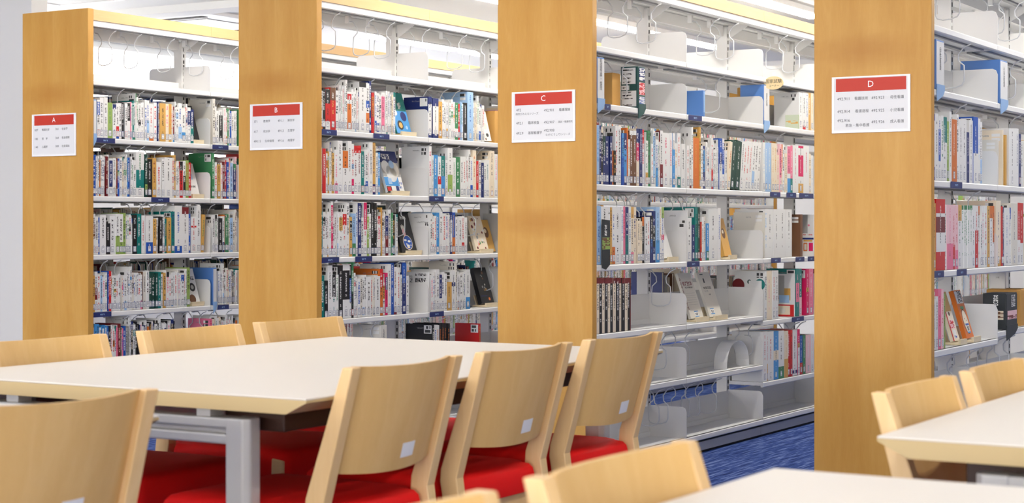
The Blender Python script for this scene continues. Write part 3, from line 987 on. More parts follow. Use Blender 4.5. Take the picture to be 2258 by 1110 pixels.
def reserve(case, shelf, y):
    lst = ROWS.get((case, shelf + 1), [])
    for b in lst:
        if b['y'] - SLOT < y < b['y'] + b['w'] + SLOT and not b['lean']:
            y = b['y'] if y < b['y'] + b['w'] / 2 else b['y'] + b['w']
            break
    for b in lst:
        e = b['y'] + b['w']
        if b['y'] < y + SLOT and e > y + SLOT: b['w'] = e - y - SLOT; b['y'] = y + SLOT
        elif e > y - SLOT and b['y'] < y - SLOT: b['w'] = y - SLOT - b['y']
        elif b['y'] >= y - SLOT and e <= y + SLOT: b['w'] = 0
    HANGS.append((case, shelf, y))


def reserve_px(case, shelf, pxs):
    for p in pxs: reserve(case, shelf, on_x(p, XC['ABCD'.index(case)] + .14)[0])


reserve_px('A', 0, (232, 289, 362, 432, 501)); reserve_px('B', 0, (722, 797, 843, 922, 1003, 1052)); reserve_px('C', 0, (1362, 1425, 1556, 1598, 1708, 1744)); reserve_px('D', 0, (2090, 2190, 2225))
reserve_px('C', 1, (1361, 1567)); reserve_px('D', 1, (2100, 2215))
reserve_px('C', 4, (1458,)); reserve_px('C', 5, (1448, 1500, 1640)); reserve_px('C', 6, (1432, 1452, 1500, 1523, 1560)); reserve_px('D', 5, (2075, 2118, 2180, 2200))
reserve_px('A', 5, (258, 281, 335, 390, 432, 452, 488)); reserve_px('B', 5, (808, 960)); reserve_px('B', 4, (1070,)); reserve_px('B', 3, (875, 1032))
for c, lst in (('A', ((1, 4), (2, 5), (3, 5), (4, 5))), ('B', ((1, 5), (2, 6), (3, 5), (4, 3))), ('C', ((2, 12), (3, 14), (4, 4), (5, 2))), ('D', ((2, 6), (3, 8), (4, 2)))):
    for s, n in lst:
        lim = {'A': 1.15, 'B': 1.6, 'C': 2.5, 'D': 1.35}[c]
        r_ = ROWS.get((c, s + 1), [])
        g = [q['y'] for p, q in zip(r_, r_[1:]) if Y0 + .09 < q['y'] < Y0 + lim and q['h'] < .225 and min(p['w'], q['w']) > .0095 and abs(q['y'] - p['y'] - p['w']) < .004 and not (p['lean'] or q['lean'])]
        random.shuffle(g)
        kept = []
        for y in g:
            if len(kept) < n and all(abs(y - t) > .045 for t in kept) and all(abs((y - Y0 - J0) - BAY * b) > .03 for b in range(8)): kept.append(y)
        for y in kept: reserve(c, s, y)
BOOKS = [b for b in BOOKS if b['w'] > 0.0035]

# distance-ordered position of each book along its shelf
cnt = {}
for b in sorted([b for b in BOOKS if not b['back']], key=lambda b: b['y']):
    k = (b['case'], b['shelf'])
    cnt[k] = cnt.get(k, 0) + 1
    b['n'] = cnt[k]
seen = [b for b in BOOKS if b['vis']]
seen.sort(key=lambda b: -(b['w'] * 0.55 * b['px']) * (b['h'] * b['px']))
single = seen[:296]
rest = QM()
sid = {id(b) for b in single}
for b in BOOKS:
    rnd = random.Random(b['seed'])
    cov = cover_geo(b['w'], b['h'], b['d'], b['st'], rnd, b['vis'] and b['h'] > 0.16)
    pg = page_geo(b['w'], b['h'], b['d'], rnd)
    lab = label_geo(b['w'], rnd) if (b['label'] and not b['back'] and b['w'] > 0.006 and rnd.random() < 0.93) else None
    mx = book_matrix(b)
    if id(b) in sid:
        base, ink, bands = b['st']
        o = obj('book', cov.mesh('book'))
        o.matrix_world = mx
        obj('page_block', pg.mesh('page_block'), o)
        if lab: obj('call_number_label', lab.mesh('call_number_label'), o)
        size = 'slim' if b['w'] < 0.012 else ('thick' if b['w'] > 0.021 else ('tall' if b['h'] > 0.235 else 'medium'))
        colr = NAMES[base] + (' and ' + NAMES[bands[0][2]] if bands and bands[0][2] != base else '')
        tag(o, '%s %s book, %s from panel on %s shelf of bookcase %s' % (size, colr, ORD(b['n']), SHELFN[b['shelf']], b['case']),
            'book', 'books on the %s shelf of bookcase %s' % (SHELFN[b['shelf']], b['case']))
    else:
        rest.merge(cov, mx); rest.merge(pg, mx)
        if lab: rest.merge(lab, mx)
ro = obj('shelved_books', rest.mesh('shelved_books'))
tag(ro, 'remaining closely packed library books on the shelves', 'books', kind='stuff')
print('books', len(BOOKS), 'seen', len(seen), 'single', len(single), 'rest quads', len(rest.f))


# ------------------------------------------------------------------ books shown face out on small wooden stands
def display(case, shelf, px, wid, h, th, art, label, base='w', tilt=17, stand=True, pyaw=0.0, setback=0.05, name='display_book'):
    """px: image column of the cover's right lower corner; art(q, wid, h) paints flat print on the cover (x = 0 plane)"""
    ci = 'ABCD'.index(case)
    X = XF[ci] - setback
    y1 = on_x(px, X)[0]
    z = shelf_level(case, shelf, y1 - wid / 2 - Y0)
    z += 0.0012
    zs = z + (0.0108 if stand else 0.0004) + th * math.sin(math.radians(tilt))
    q = QM()
    q.quad([(0, 0, 0), (0, wid, 0), (0, wid, h), (0, 0, h)], LINP[base])
    q.quad([(-th, wid, 0), (-th, 0, 0), (-th, 0, h), (-th, wid, h)], LINP[base])
    q.quad([(-th, 0, 0), (0, 0, 0), (0, 0, h), (-th, 0, h)], LINP[base])
    art(q, wid, h)
    o = obj(name, q.mesh(name))
    o.matrix_world = Matrix.Translation((X, y1 - wid, zs)) @ Matrix.Rotation(math.radians(pyaw), 4, 'Z') @ Matrix.Rotation(math.radians(-tilt), 4, 'Y')
    pg = QM()
    pg.box(-th + 0.0015, -0.0012, 0.001, wid - 0.002, 0.002, h - 0.002, PAPER[0])
    obj('page_block', pg.mesh('page_block'), o)
    tag(o, label, 'book', 'books shown face out')
    if stand:
        s = empty('book_stand', (X, y1 - wid / 2, z))
        tag(s, 'pale wooden stand under the ' + label, 'book stand', 'wooden book stands')
        MB().box(-0.06, 0.028, -wid * 0.5, wid * 0.5, 0, 0.010).build('stand_base', 'stand', s)
        MB().box(0.018, 0.028, -wid * 0.5, wid * 0.52, 0.0101, 0.022).build('stand_ledge', 'stand', s)
        tl = math.radians(tilt)
        MB().prism([(-0.03, 0.0101), (-0.022, 0.0101), (-0.022 - 0.05 * math.tan(tl), 0.06), (-0.03 - 0.05 * math.tan(tl), 0.06)], -wid * .3, wid * .3, 'y') \
            .build('stand_back', 'stand', s, (-th - 0.003, 0, 0))
    return o


def R(q, w, h, a, b, c, d, col, ink=None, lines=0, lay=1):
    """rectangle in cover fractions; with lines, rows of small print"""
    e = 0.0002 * lay
    y0, y1, z0, z1 = a * w, b * w, c * h, d * h
    s = random.randrange(900)
    uv = None
    if ink: uv = [(0.001, s), (0.999, s), (0.999, s + lines), (0.001, s + lines)]
    q.quad([(e, y0, z0), (e, y1, z0), (e, y1, z1), (e, y0, z1)], LINP[col] if isinstance(col, str) else col, inkc(ink) if ink else None, uv)


def D(q, w, h, cy, cz, r, col, lay=1, ry=None, n=20):
    e = 0.0002 * lay
    ry = ry or r
    q.quad([(e, cy * w + r * w * math.cos(2 * math.pi * k / n), cz * h + ry * w * math.sin(2 * math.pi * k / n)) for k in range(n)], LINP[col] if isinstance(col, str) else col)


def words(q, w, h, a, b, z, n, size, ink, lay=2, col=None):
    """n glyph cells side by side"""
    g = (b - a) / n
    for k in range(n):
        s = random.randrange(900)
        e = 0.0002 * lay
        y0, y1, z0, z1 = (a + g * k + g * .06) * w, (a + g * k + g * .94) * w, z * h, z * h + size
        q.quad([(e, y0, z0), (e, y1, z0), (e, y1, z1), (e, y0, z1)], col or q.t[0], inkc(ink), [(0.001, s + .11), (.999, s + .11), (.999, s + .9), (.001, s + .9)])


def art_blackdeer(q, w, h):
    D(q, w, h, .42, .5, .13, 'a', 1); D(q, w, h, .5, .34, .2, 'z', 2); D(q, w, h, .5, .8, .2, 'y', 1, .05)
    words(q, w, h, .2, .9, .85, 4, .012, 'y')


def art_whitebook(q, w, h):
    R(q, w, h, .12, .7, .5, .68, 'l'); R(q, w, h, .2, .55, .52, .64, 'g', lay=2); words(q, w, h, .15, .8, .25, 4, .012, 'k')


def art_vegetable(q, w, h):
    D(q, w, h, .35, .86, .14, 'n', 1); D(q, w, h, .62, .46, .24, 'k', 1); D(q, w, h, .45, .12, .26, 'z', 1); D(q, w, h, .62, .46, .12, 'a', 2); D(q, w, h, .15, .30, .13, 'k', 1)
    words(q, w, h, .1, .9, .66, 5, .022, 'k')


def art_sea(q, w, h):
    R(q, w, h, 0, 1, 0, .55, 's'); R(q, w, h, 0, 1, .55, 1, 't', lay=1); D(q, w, h, .3, .78, .2, 'G', 2); D(q, w, h, .7, .42, .2, 'n', 2); D(q, w, h, .35, .2, .2, 'k', 3); D(q, w, h, .37, .2, .12, 'y', 4)
    D(q, w, h, .62, .7, .1, 'w', 3); D(q, w, h, .2, .5, .12, 'w', 3); D(q, w, h, .75, .15, .08, 'l', 3); words(q, w, h, .3, .8, .60, 3, .03, 'w', 3, LINP['t'])


def art_sky(q, w, h):
    R(q, w, h, 0, 1, .72, 1, 'n'); R(q, w, h, 0, 1, .38, .72, 'a'); D(q, w, h, .25, .62, .22, 'w', 2); D(q, w, h, .7, .56, .26, 'W', 2); D(q, w, h, .5, .46, .3, 'w', 2); D(q, w, h, .6, .68, .14, 'l', 3)
    R(q, w, h, 0, .8, .16, .37, 's', lay=2); R(q, w, h, .2, .4, .2, .34, 'l', lay=3); R(q, w, h, .02, .3, 0, .15, 'k', lay=2); R(q, w, h, .06, .26, .03, .13, 'r', lay=3); R(q, w, h, .55, .72, .02, .16, 'n', lay=3)
    words(q, w, h, .1, .6, .80, 3, .028, 'w', 2, LINP['n']); words(q, w, h, .75, .97, .1, 4, .012, 'b'); words(q, w, h, .75, .97, .2, 4, .012, 'b')


def art_blackball(q, w, h):
    D(q, w, h, .52, .24, .30, 'c', 1); D(q, w, h, .52, .24, .27, 'b', 2)
    for a, b, r in ((.38, .30, .09), (.62, .27, .10), (.5, .16, .1), (.68, .17, .05), (.42, .20, .05)): D(q, w, h, a, b, r, 'w', 3, r * .45)
    D(q, w, h, .5, .12, .1, 'c', 4, .04)
    for k, (a, b) in enumerate(((.33, .62), (.40, .64), (.47, .62))): D(q, w, h, a, b, .035, 'W', 2, .10)
    D(q, w, h, .42, .50, .1, 'P', 2, .16)
    words(q, w, h, .1, .9, .83, 6, .018, 'w')


def art_floral(q, w, h):
    r_ = random.Random(4)
    for k in range(26): D(q, w, h, r_.uniform(.08, .92), r_.uniform(.05, .96), r_.uniform(.03, .09), r_.choice('goPwvaeyw'), 1 + k % 4, n=10)


def art_blackphoto(q, w, h):
    r_ = random.Random(8)
    for k in range(9): D(q, w, h, r_.uniform(.35, .75), r_.uniform(.35, .8), r_.uniform(.02, .06), r_.choice('aaWyz'), 1 + k % 3, n=8)
    D(q, w, h, .6, .85, .07, 'z', 2); D(q, w, h, .7, .12, .07, 'o', 2); R(q, w, h, .1, .6, .2, .22, 'n')


def art_kraft(q, w, h):
    D(q, w, h, .5, .6, .25, 'z', 1, .3); D(q, w, h, .45, .65, .12, 'c', 2)


def art_lines_brown(q, w, h):
    R(q, w, h, 0, .08, .1, .9, 'W', 'v', 9); words(q, w, h, .15, .85, .72, 5, .02, 'v')
    words(q, w, h, .25, .85, .66, 8, .008, 'k')
    for k in range(6): R(q, w, h, .15, .9, .3 + k * .05, .305 + k * .05, 'a')
    R(q, w, h, .38, .68, .03, .16, 'w', lay=2); R(q, w, h, .38, .68, .03, .05, 's', lay=3); R(q, w, h, .38, .68, .14, .16, 's', lay=3); R(q, w, h, .43, .63, .06, .12, 'w', 'k', 2, 3)


def art_lines_black(q, w, h):
    R(q, w, h, .2, .45, .94, .96, 'G'); R(q, w, h, .34, .44, .76, .86, 'k'); words(q, w, h, .2, .8, .62, 6, .012, 'k')
    words(q, w, h, .2, .5, .56, 4, .007, 'a'); words(q, w, h, .45, .6, .48, 2, .007, 'k')
    R(q, w, h, .18, .48, .06, .19, 'w', lay=2); R(q, w, h, .18, .48, .06, .08, 's', lay=3); R(q, w, h, .18, .48, .17, .19, 's', lay=3); R(q, w, h, .24, .43, .09, .15, 'w', 'k', 2, 3)


def art_child(q, w, h):
    R(q, w, h, 0, 1, .6, 1, 'y', lay=1); D(q, w, h, .5, .55, .12, 'z', 2, .1); R(q, w, h, .1, .8, .25, .42, 'P', 'r', 2, 2); R(q, w, h, .3, .7, .05, .22, 'w', 'b', 3, 3); R(q, w, h, 0, .15, 0, .6, 'r', lay=2)


def art_foot(q, w, h):
    R(q, w, h, .1, .95, .72, .97, 'w', lay=1); words(q, w, h, .12, .92, .85, 3, .026, 'k', 2, LINP['w']); words(q, w, h, .3, .9, .74, 3, .024, 'k', 2, LINP['w'])
    D(q, w, h, .52, .34, .34, 'k', 1, .52); D(q, w, h, .52, .34, .30, 'c', 2, .48); R(q, w, h, .3, .75, .60, .66, 'g', lay=3)
    D(q, w, h, .42, .4, .03, 'k', 3); D(q, w, h, .65, .36, .03, 'k', 3); R(q, w, h, .32, .75, .10, .30, 'W', lay=4); R(q, w, h, .32, .75, .26, .30, 'b', lay=5); R(q, w, h, .32, .75, .10, .13, 's', lay=5); R(q, w, h, .42, .65, .15, .24, 'a', 'k', 2, 5)


def art_panda(q, w, h):
    D(q, w, h, .2, .2, .14, 'k', 1, .11); D(q, w, h, .68, .2, .14, 'k', 1, .11); D(q, w, h, .45, .06, .07, 'z', 1)
    D(q, w, h, .6, .5, .2, 'W', 1)


def art_plain(q, w, h):
    words(q, w, h, .3, .7, .55, 3, .008, 'k')


display('A', 2, 441, .09, .205, .012, art_blackdeer, 'black face-out book with a deer picture beside the teal book', 'k')
display('A', 3, 441, .09, .185, .010, art_whitebook, 'white face-out book with a small green picture on bookcase A', 'w')
display('A', 5, 442, .10, .195, .010, art_vegetable, 'white face-out book with dark round vegetable photos on bookcase A', 'w')
display('B', 2, 908, .125, .215, .012, art_sea, 'teal and blue picture book standing face out on bookcase B', 't')
display('B', 3, 893, .15, .215, .012, art_sky, 'face-out book with cloudy sky cover and navy top', 'w')
display('B', 4, 920, .13, .205, .012, art_blackball, 'black face-out book with a blue and white ball drawing', 'k')
display('B', 4, 1078, .125, .19, .016, art_floral, 'face-out book with multicoloured floral cover on bookcase B', 'c')
display('B', 4, 1093, .10, .18, .018, art_kraft, 'brown kraft-covered face-out book beside the floral book', 'y', stand=False, setback=0.075)
display('B', 5, 1090, .125, .20, .024, art_blackphoto, 'thick black face-out photo book on bookcase B', 'k')
display('B', 2, 1084, .095, .165, .03, art_panda, 'white panda-patterned face-out book on bookcase B', 'w', stand=False, setback=0.02, tilt=14)
display('C', 5, 1552, .14, .225, .014, art_lines_brown, 'beige face-out book with brown title lettering on bookcase C', 'W', tilt=19)
display('C', 5, 1593, .145, .225, .012, art_lines_black, 'pale beige face-out book with a small black square', 'W', tilt=19, setback=.045)
display('C', 4, 1484, .10, .165, .014, art_plain, 'plain white face-out booklet beside the empty white plate', 'w', tilt=17, setback=.04)
display('C', 4, 1614, .085, .19, .02, art_kraft, 'tan cardboard face-out booklet beside the white box set', 'y', tilt=14, setback=.035)
display('D', 5, 2117, .085, .20, .014, art_child, 'tan face-out book with a small face picture and pink lettering', 'c', tilt=17, setback=.03)
display('D', 5, 2148, .10, .20, .018, art_foot, 'orange face-out book with a foot-shaped drawing', 'o', tilt=17, setback=.03)


def board(case, shelf, px, th, h, dep, art, label, base='w', name='picture_book', cat='book', lean=0.0, dx=0.0):
    """book or board standing spine out; art is printed on the cover that faces the end panel. px: image column of its front edge"""
    ci = 'ABCD'.index(case)
    X = XF[ci] - 0.004 - dx
    y = on_x(px, X)[0]
    z = shelf_level(case, shelf, y - Y0) + 0.0012
    dep = min(dep, 0.168)
    q = QM()
    q.quad([(0, 0, 0), (0, dep, 0), (0, dep, h), (0, 0, h)], LINP[base])
    q.quad([(-th, dep, 0), (-th, 0, 0), (-th, 0, h), (-th, dep, h)], LINP[base])
    q.quad([(0, dep, 0), (-th, dep, 0), (-th, dep, h), (0, dep, h)], LINP[base])
    art(q, dep, h)
    o = obj(name, q.mesh(name))
    o.matrix_world = Matrix.Translation((X - dep, y, z)) @ Matrix.Rotation(-math.pi / 2, 4, 'Z') @ Matrix.Rotation(math.radians(lean), 4, 'Y')
    pg = QM()
    pg.box(-th + 0.001, -0.001, 0.002, dep - 0.002, 0.001, h - 0.002, PAPER[2])
    obj('page_block', pg.mesh('page_block'), o)
    return tag(o, label, cat, 'books with their covers in view')


def art_codes(q, w, h):
    for z in (.80, .88): R(q, w, h, .72, .93, z, z + .055, 'w', 'k', .06)
    words(q, w, h, .4, .65, .88, 4, .007, 'a')


def art_circles(q, w, h):
    D(q, w, h, .16, .82, .20, 'v', 1); D(q, w, h, .86, .84, .17, 't', 1); D(q, w, h, .58, .62, .22, 'o', 2, .15); D(q, w, h, .52, .9, .07, 'G', 2); R(q, w, h, .5, .92, .72, .93, 'w', lay=3)
    R(q, w, h, .70, .90, .86, .91, 'w', 'k', .06, 4); R(q, w, h, .70, .90, .75, .80, 'w', 'k', .06, 4)


def art_magazine(q, w, h):
    R(q, w, h, 0, .5, .5, .96, 'a'); R(q, w, h, .0, .45, .36, .5, 'w', 'v', 3, 2); R(q, w, h, .5, .8, .38, .66, 'y', lay=2); R(q, w, h, .25, .75, .32, .5, 'l', lay=3); R(q, w, h, 0, .97, 0, .28, 'r', lay=1); R(q, w, h, .1, .78, .04, .25, 'c', lay=2)
    D(q, w, h, .42, .14, .14, 'W', 3); R(q, w, h, .55, .9, .88, .94, 'w', 'k', .06, 3); R(q, w, h, .55, .9, .78, .84, 'w', 'k', .06, 3)


def art_catalogue(q, w, h):
    R(q, w, h, 0, .5, .55, 1, 'a'); R(q, w, h, 0, 1, .40, .44, 'n', lay=2); R(q, w, h, .15, .9, .35, .39, 'y', lay=2); R(q, w, h, .15, .48, .12, .32, 'o', lay=2); R(q, w, h, .6, .95, .12, .32, 'm', lay=2); D(q, w, h, .6, .74, .08, 'p', 3)
    R(q, w, h, .22, .42, .15, .29, 'W', lay=3); words(q, w, h, .1, .9, .5, 6, .006, 'r', 2)


def art_note(q, w, h):
    R(q, w, h, 0, 1, 0, 1, rgb(208, 218, 194)); R(q, w, h, .05, .95, .34, .62, rgb(208, 218, 194), 'y', 1, 2)


def art_title(q, w, h):
    words(q, w, h, .3, .9, .74, 6, .022, 'k'); words(q, w, h, .1, .4, .86, 5, .010, 'a'); words(q, w, h, .5, .9, .90, 4, .012, 'k')


def art_seal(q, w, h):
    words(q, w, h, .55, .85, .86, 4, .008, 'a'); words(q, w, h, .86, .98, .78, 2, .02, 'k'); R(q, w, h, .45, .52, .55, .56, 'a')


board('C', 5, 1685, .012, .215, .19, art_circles, 'white picture book with red, orange and teal circles on its cover')
board('C', 5, 1752, .008, .225, .115, art_magazine, 'magazine with a red and cream lower cover on bookcase C', 'w', 'magazine', 'magazine')
board('C', 4, 1794, .012, .225, .068, art_catalogue, 'white catalogue with orange and magenta pictures beside the brown volumes', 'w', 'catalogue', 'catalogue')
board('C', 4, 1765, .030, .225, .17, art_codes, 'pair of dark brown bound volumes beside the white box set', 'z', 'bound_volume')
board('C', 2, 1761, .006, .075, .075, art_note, 'small pale green notebook with orange lettering on bookcase C', 'e', 'notebook', 'notebook')
board('C', 4, 1685, .010, .232, .19, art_codes, 'tall white book with barcodes beside the white box set', 'W')
board('C', 4, 1515.5, .008, .235, .17, art_codes, 'white book with red fore-edge and barcodes behind an empty plate', 'w')
board('B', 4, 946, .010, .185, .17, art_seal, 'white book with a small black title beside the black ball book', 'w')
board('B', 5, 946, .006, .20, .18, art_title, 'white book with big black title behind a white plate', 'w')
board('D', 3, 2200, .014, .19, .17, art_codes, 'navy-spined white book in front of the tan books', 'W')
board('D', 3, 2217, .020, .215, .18, art_codes, 'wide tan book with a white barcode sticker on bookcase D', 'y')
board('D', 3, 2211, .010, .235, .18, art_codes, 'tall tan book with black spine edge on bookcase D', 'c', dx=.004)
board('D', 5, 2216, .022, .235, .07, art_codes, 'large white book with barcodes behind the charcoal index box', 'w', dx=.105)


# ------------------------------------------------------------------ index boxes, boards and boxes on the shelves
def index_box(case, shelf, px0, px1, top, dep, label, text=None, side='bluebox', front='signface', hook=True, tsize=.017, drop=0.0):
    ci = 'ABCD'.index(case)
    X = XF[ci] + 0.004
    y0, y1 = on_x(px0, X)[0], on_x(px1, X)[0]
    z = shelf_level(case, shelf, y0 - Y0)
    h = zat(px0, top, X) - z
    w = y1 - y0
    r = empty('index_box', (X, y0, z))
    tag(r, label, 'index box', 'index boxes')
    MB().box(-dep, -0.0015, 0, w, 0.001, h).build('box_body', side, r, bevel=0.002)
    MB().box(-0.0014, 0.0, 0.004, w - 0.002, 0.02, h - 0.006).build('spine_card', front, r)
    if hook:
        MB().prism([(0, -0.045), (w * .75, -0.022), (w, 0.0), (w, 0.02), (0, 0.02)], 0.0005, 0.003, 'x').build('front_hook', 'bluelight' if side == 'bluebox' else side, r)
    if text:
        me = text_mesh('\n'.join(text), tsize, 'ink', line=.9)
        me.transform(Matrix.Translation((0.0004, w / 2, h * 0.62)) @ FACE_AISLE)
        obj('lettering', me, r)
    return r, w, h


index_box('C', 2, 1317, 1333, 125, .17, 'blue and white index box reading 看護理論・倫理 beside panel C', '看護理論・倫理', tsize=.021)
index_box('C', 2, 1684.5, 1697, 186, .13, 'blue and white index box behind the oval sign on bookcase C', '国家試験', tsize=.018)
index_box('C', 2, 1551, 1555, 199, .10, 'low blue index box beside a bay joint on bookcase C', None, front='bluelight', hook=False)
index_box('D', 2, 2065, 2082, 86, .17, 'blue and white index box reading 母性看護 beside panel D', '母性看護', tsize=.024)
index_box('D', 2, 2206, 2222, 131, .17, 'blue and white index box reading 小児看護 on bookcase D', '小児看護', tsize=.024)
index_box('A', 5, 470, 478, 591, .17, 'blue and white index box beside the vegetable book on bookcase A', None)
index_box('A', 2, 205.5, 213, 219, .17, 'pale index box beside panel A on the second shelf', None, side='bluelight')
pb, pw, ph = index_box('C', 2, 1407, 1423, 146, .085, 'dark green index box covered in printed papers', None, side='darkgreen', front='darkgreen')
q = QM()


def paper(q, a, b, c, d, lines, col='w', ink='k', y=-0.0006):
    n = max(1, lines)
    x0, x1 = -.085 + a * .085, -.085 + b * .085
    q.quad([(x0, y, c * ph), (x1, y, c * ph), (x1, y, d * ph), (x0, y, d * ph)], LINP[col])
    for k in range(n):
        s = random.randrange(900)
        za = (c + (d - c) * (k + .3) / n) * ph
        q.quad([(x0 + .006, y - .0002, za), (x1 - .01 - .02 * random.random(), y - .0002, za), (x1 - .01 - .02 * random.random(), y - .0002, za + .006), (x0 + .006, y - .0002, za + .006)],
               LINP[col], inkc(ink), [(.01, s + .11), (.99, s + .11), (.99, s + .89), (.01, s + .89)])


paper(q, .06, .86, .58, .97, 4); paper(q, .04, .5, .44, .55, 1); paper(q, .04, .9, .04, .42, 5)
obj('pinned_paper', q.mesh('pinned_paper'), pb)
q = QM()
for a, b, col, ik in ((.66, .97, 'n', 'w'), (.32, .62, 'P', 'r'), (.10, .28, 'w', 'b')):
    s = random.randrange(900)
    q.quad([(.0006, pw * .15, a * ph), (.0006, pw * .9, a * ph), (.0006, pw * .9, b * ph), (.0006, pw * .15, b * ph)], LINP[col], inkc(ik), [(.05, s), (.95, s), (.95, s + 3), (.05, s + 3)])
obj('pinned_paper', q.mesh('pinned_paper'), pb)

db, dw, dh = index_box('D', 5, 2219, 2243, 648, .10, 'charcoal index box with white lettering and small photos', None, side='charcoal', front='charcoal')
q = QM()
for k in range(6):
    s = random.randrange(900)
    za = dh * (.62 + .055 * k)
    q.quad([(.0006, dw * .45, za), (.0006, dw * .8, za), (.0006, dw * .8, za + dh * .05), (.0006, dw * .45, za + dh * .05)], rgb(40, 46, 50), inkc('w'), [(.01, s + .11), (.99, s + .11), (.99, s + .89), (.01, s + .89)])
q.quad([(.0006, dw * .1, dh * .28), (.0006, dw * .95, dh * .28), (.0006, dw * .95, dh * .52), (.0006, dw * .1, dh * .52)], LINP['P'], inkc('v'), [(.05, 3), (.95, 3), (.95, 5), (.05, 5)])
q.quad([(-.09, -.0006, dh * .28), (-.012, -.0006, dh * .28), (-.012, -.0006, dh * .52), (-.09, -.0006, dh * .52)], LINP['c'], inkc('z'), [(.05, 7), (.95, 7), (.95, 9), (.05, 9)])
for k in range(6):
    s = random.randrange(900)
    za = dh * (.60 + .06 * k)
    q.quad([(-.055, -.0006, za), (-.035, -.0006, za), (-.035, -.0006, za + dh * .055), (-.055, -.0006, za + dh * .055)], rgb(40, 46, 50), inkc('w'), [(.01, s + .11), (.99, s + .11), (.99, s + .89), (.01, s + .89)])
obj('printed_sheet', q.mesh('printed_sheet'), db)

# narrow dark strip hanging at the front of C's fourth shelf
X = XF[2] + 0.006
y0, y1 = on_x(1328, X)[0], on_x(1345, X)[0]
r = empty('promotional_strip', (X, y0, shelf_level('C', 4, .2)))
tag(r, 'narrow dark promotional strip with a green picture beside panel C', 'paper strip')
w_, h_ = y1 - y0, zat(1330, 484, X) - shelf_level('C', 4, .2)
MB().prism([(0, -.012), (w_ * .5, -.02), (w_, 0.0), (w_, h_ * .98), (0, h_)], -.002, 0, 'x').build('strip_board', 'charcoal', r)
q = QM()
q.quad([(.0004, 0, h_ * .34), (.0004, w_, h_ * .34), (.0004, w_, h_ * .6), (.0004, 0, h_ * .6)], LINP['e'], inkc('z'), [(.05, 2), (.95, 2), (.95, 4), (.05, 4)])
for k in range(5):
    za = h_ * (.64 + .06 * k)
    q.quad([(.0004, w_ * .3, za), (.0004, w_ * .6, za), (.0004, w_ * .6, za + h_ * .055), (.0004, w_ * .3, za + h_ * .055)], rgb(40, 46, 50), inkc('w'), [(.01, k + .11), (.99, k + .11), (.99, k + .89), (.01, k + .89)])
obj('printed_picture', q.mesh('printed_picture'), r)

# oval corner sign
y = on_x(1688, XF[2])[0]
tx = [on_x(p, 1)[1] for p in (1684, 1727)]


def on_y(px, Y):
    t = (px - CXP) / FPX
    dx, dy = t * CT - ST, t * ST + CT
    return dx * Y / dy, Y / dy


xa, k_ = on_y(1684, y); xb, _ = on_y(1727.5, y)
zc = HC + (HYP - 184) * k_ / FPX
r = empty('oval_sign', ((xa + xb) / 2, y, zc))
tag(r, 'small oval beige sign reading 国家試験コーナー', 'sign')
rx, rz = (xb - xa) / 2, 14.5 * k_ / FPX
MB().prism([(rx * math.cos(a * math.pi / 20), rz * math.sin(a * math.pi / 20)) for a in range(40)], 0, .003, 'y').build('sign_board', 'oval', r)
a = text_mesh('国家試験', rx * .42, 'charcoal'); b = text_mesh('コーナー', rx * .27, 'charcoal')
a.transform(Matrix.Translation((0, -.0006, rz * .22)) @ FACE_FRONT); b.transform(Matrix.Translation((rx * .05, -.0006, -rz * .45)) @ FACE_FRONT)
obj('lettering', a, r); obj('lettering', b, r)
MB().box(rx * -.15, rx * .15, 0.003, .006, -rz * .2, rz + .02).build('clip', 'steel', r)


def carton(case, shelf, px0, px1, top, dep, label, dx=.03):
    ci = 'ABCD'.index(case)
    X = XF[ci] - dx
    y0, y1 = on_x(px0, X)[0], on_x(px1, X)[0]
    z = shelf_level(case, shelf, y0 - Y0) + 0.0012
    h = max(zat(px0, top, X) - z, .06)
    r = empty('cardboard_box', (X, y0, z))
    tag(r, label, 'box', 'kraft cardboard boxes')
    w = y1 - y0
    MB().box(-dep, 0, 0, w, 0, h).build('box_body', 'cardboard', r, bevel=.002)
    MB().box(-dep * .98, -.002, w * .1, w * .9, h + .0002, h + .002).build('lid_flap', 'cardboard', r)


carton('C', 2, 1350, 1368, 161, .11, 'plain kraft cardboard box beside the index box of panel C', .06)
carton('C', 2, 1635, 1645, 194, .024, 'small kraft box leaning behind a white plate on bookcase C', .155)
carton('B', 2, 1091, 1106, 245, .13, 'kraft cardboard box beside the panda-patterned book', .02)
carton('D', 5, 2250, 2275, 640, .15, 'large kraft box beside the charcoal index box on bookcase D', .02)

# bent white booklet standing like an arch
X = XF[2] - .03
y0, y1 = on_x(1603, X)[0], on_x(1652, X)[0]
z = shelf_level('C', 6, y0 - Y0)
pts = [((y1 - y0) * (.5 - .5 * math.cos(a)), .135 * math.sin(a) ** .8) for a in [math.pi * k / 16 for k in range(17)]]
mb = MB()
vs, fs = [], []
for i, (yy, zz) in enumerate(pts):
    sc_ = .004
    for xx in (-.07, 0): vs.append((xx, yy, zz)); vs.append((xx, yy + (.0 if i in (0, 16) else 0), max(zz - sc_, 0)))
for i in range(16):
    a, b = i * 4, i * 4 + 4
    fs += [(a, b, b + 2, a + 2), (a + 1, a + 3, b + 3, b + 1), (a + 2, b + 2, b + 3, a + 3), (a, a + 1, b + 1, b)]
mb.add(vs, fs)
r = empty('bent_booklet', (X, y0, z + .001))
tag(r, 'white booklet bent into an arch on an empty shelf of bookcase C', 'booklet')
mb.build('folded_sheet', 'sticker', r)
q = QM()
ya = pts[12]; yb = pts[10]
n_ = Vector((0, (ya[1] - yb[1]), -(ya[0] - yb[0]))).normalized() * -.0008
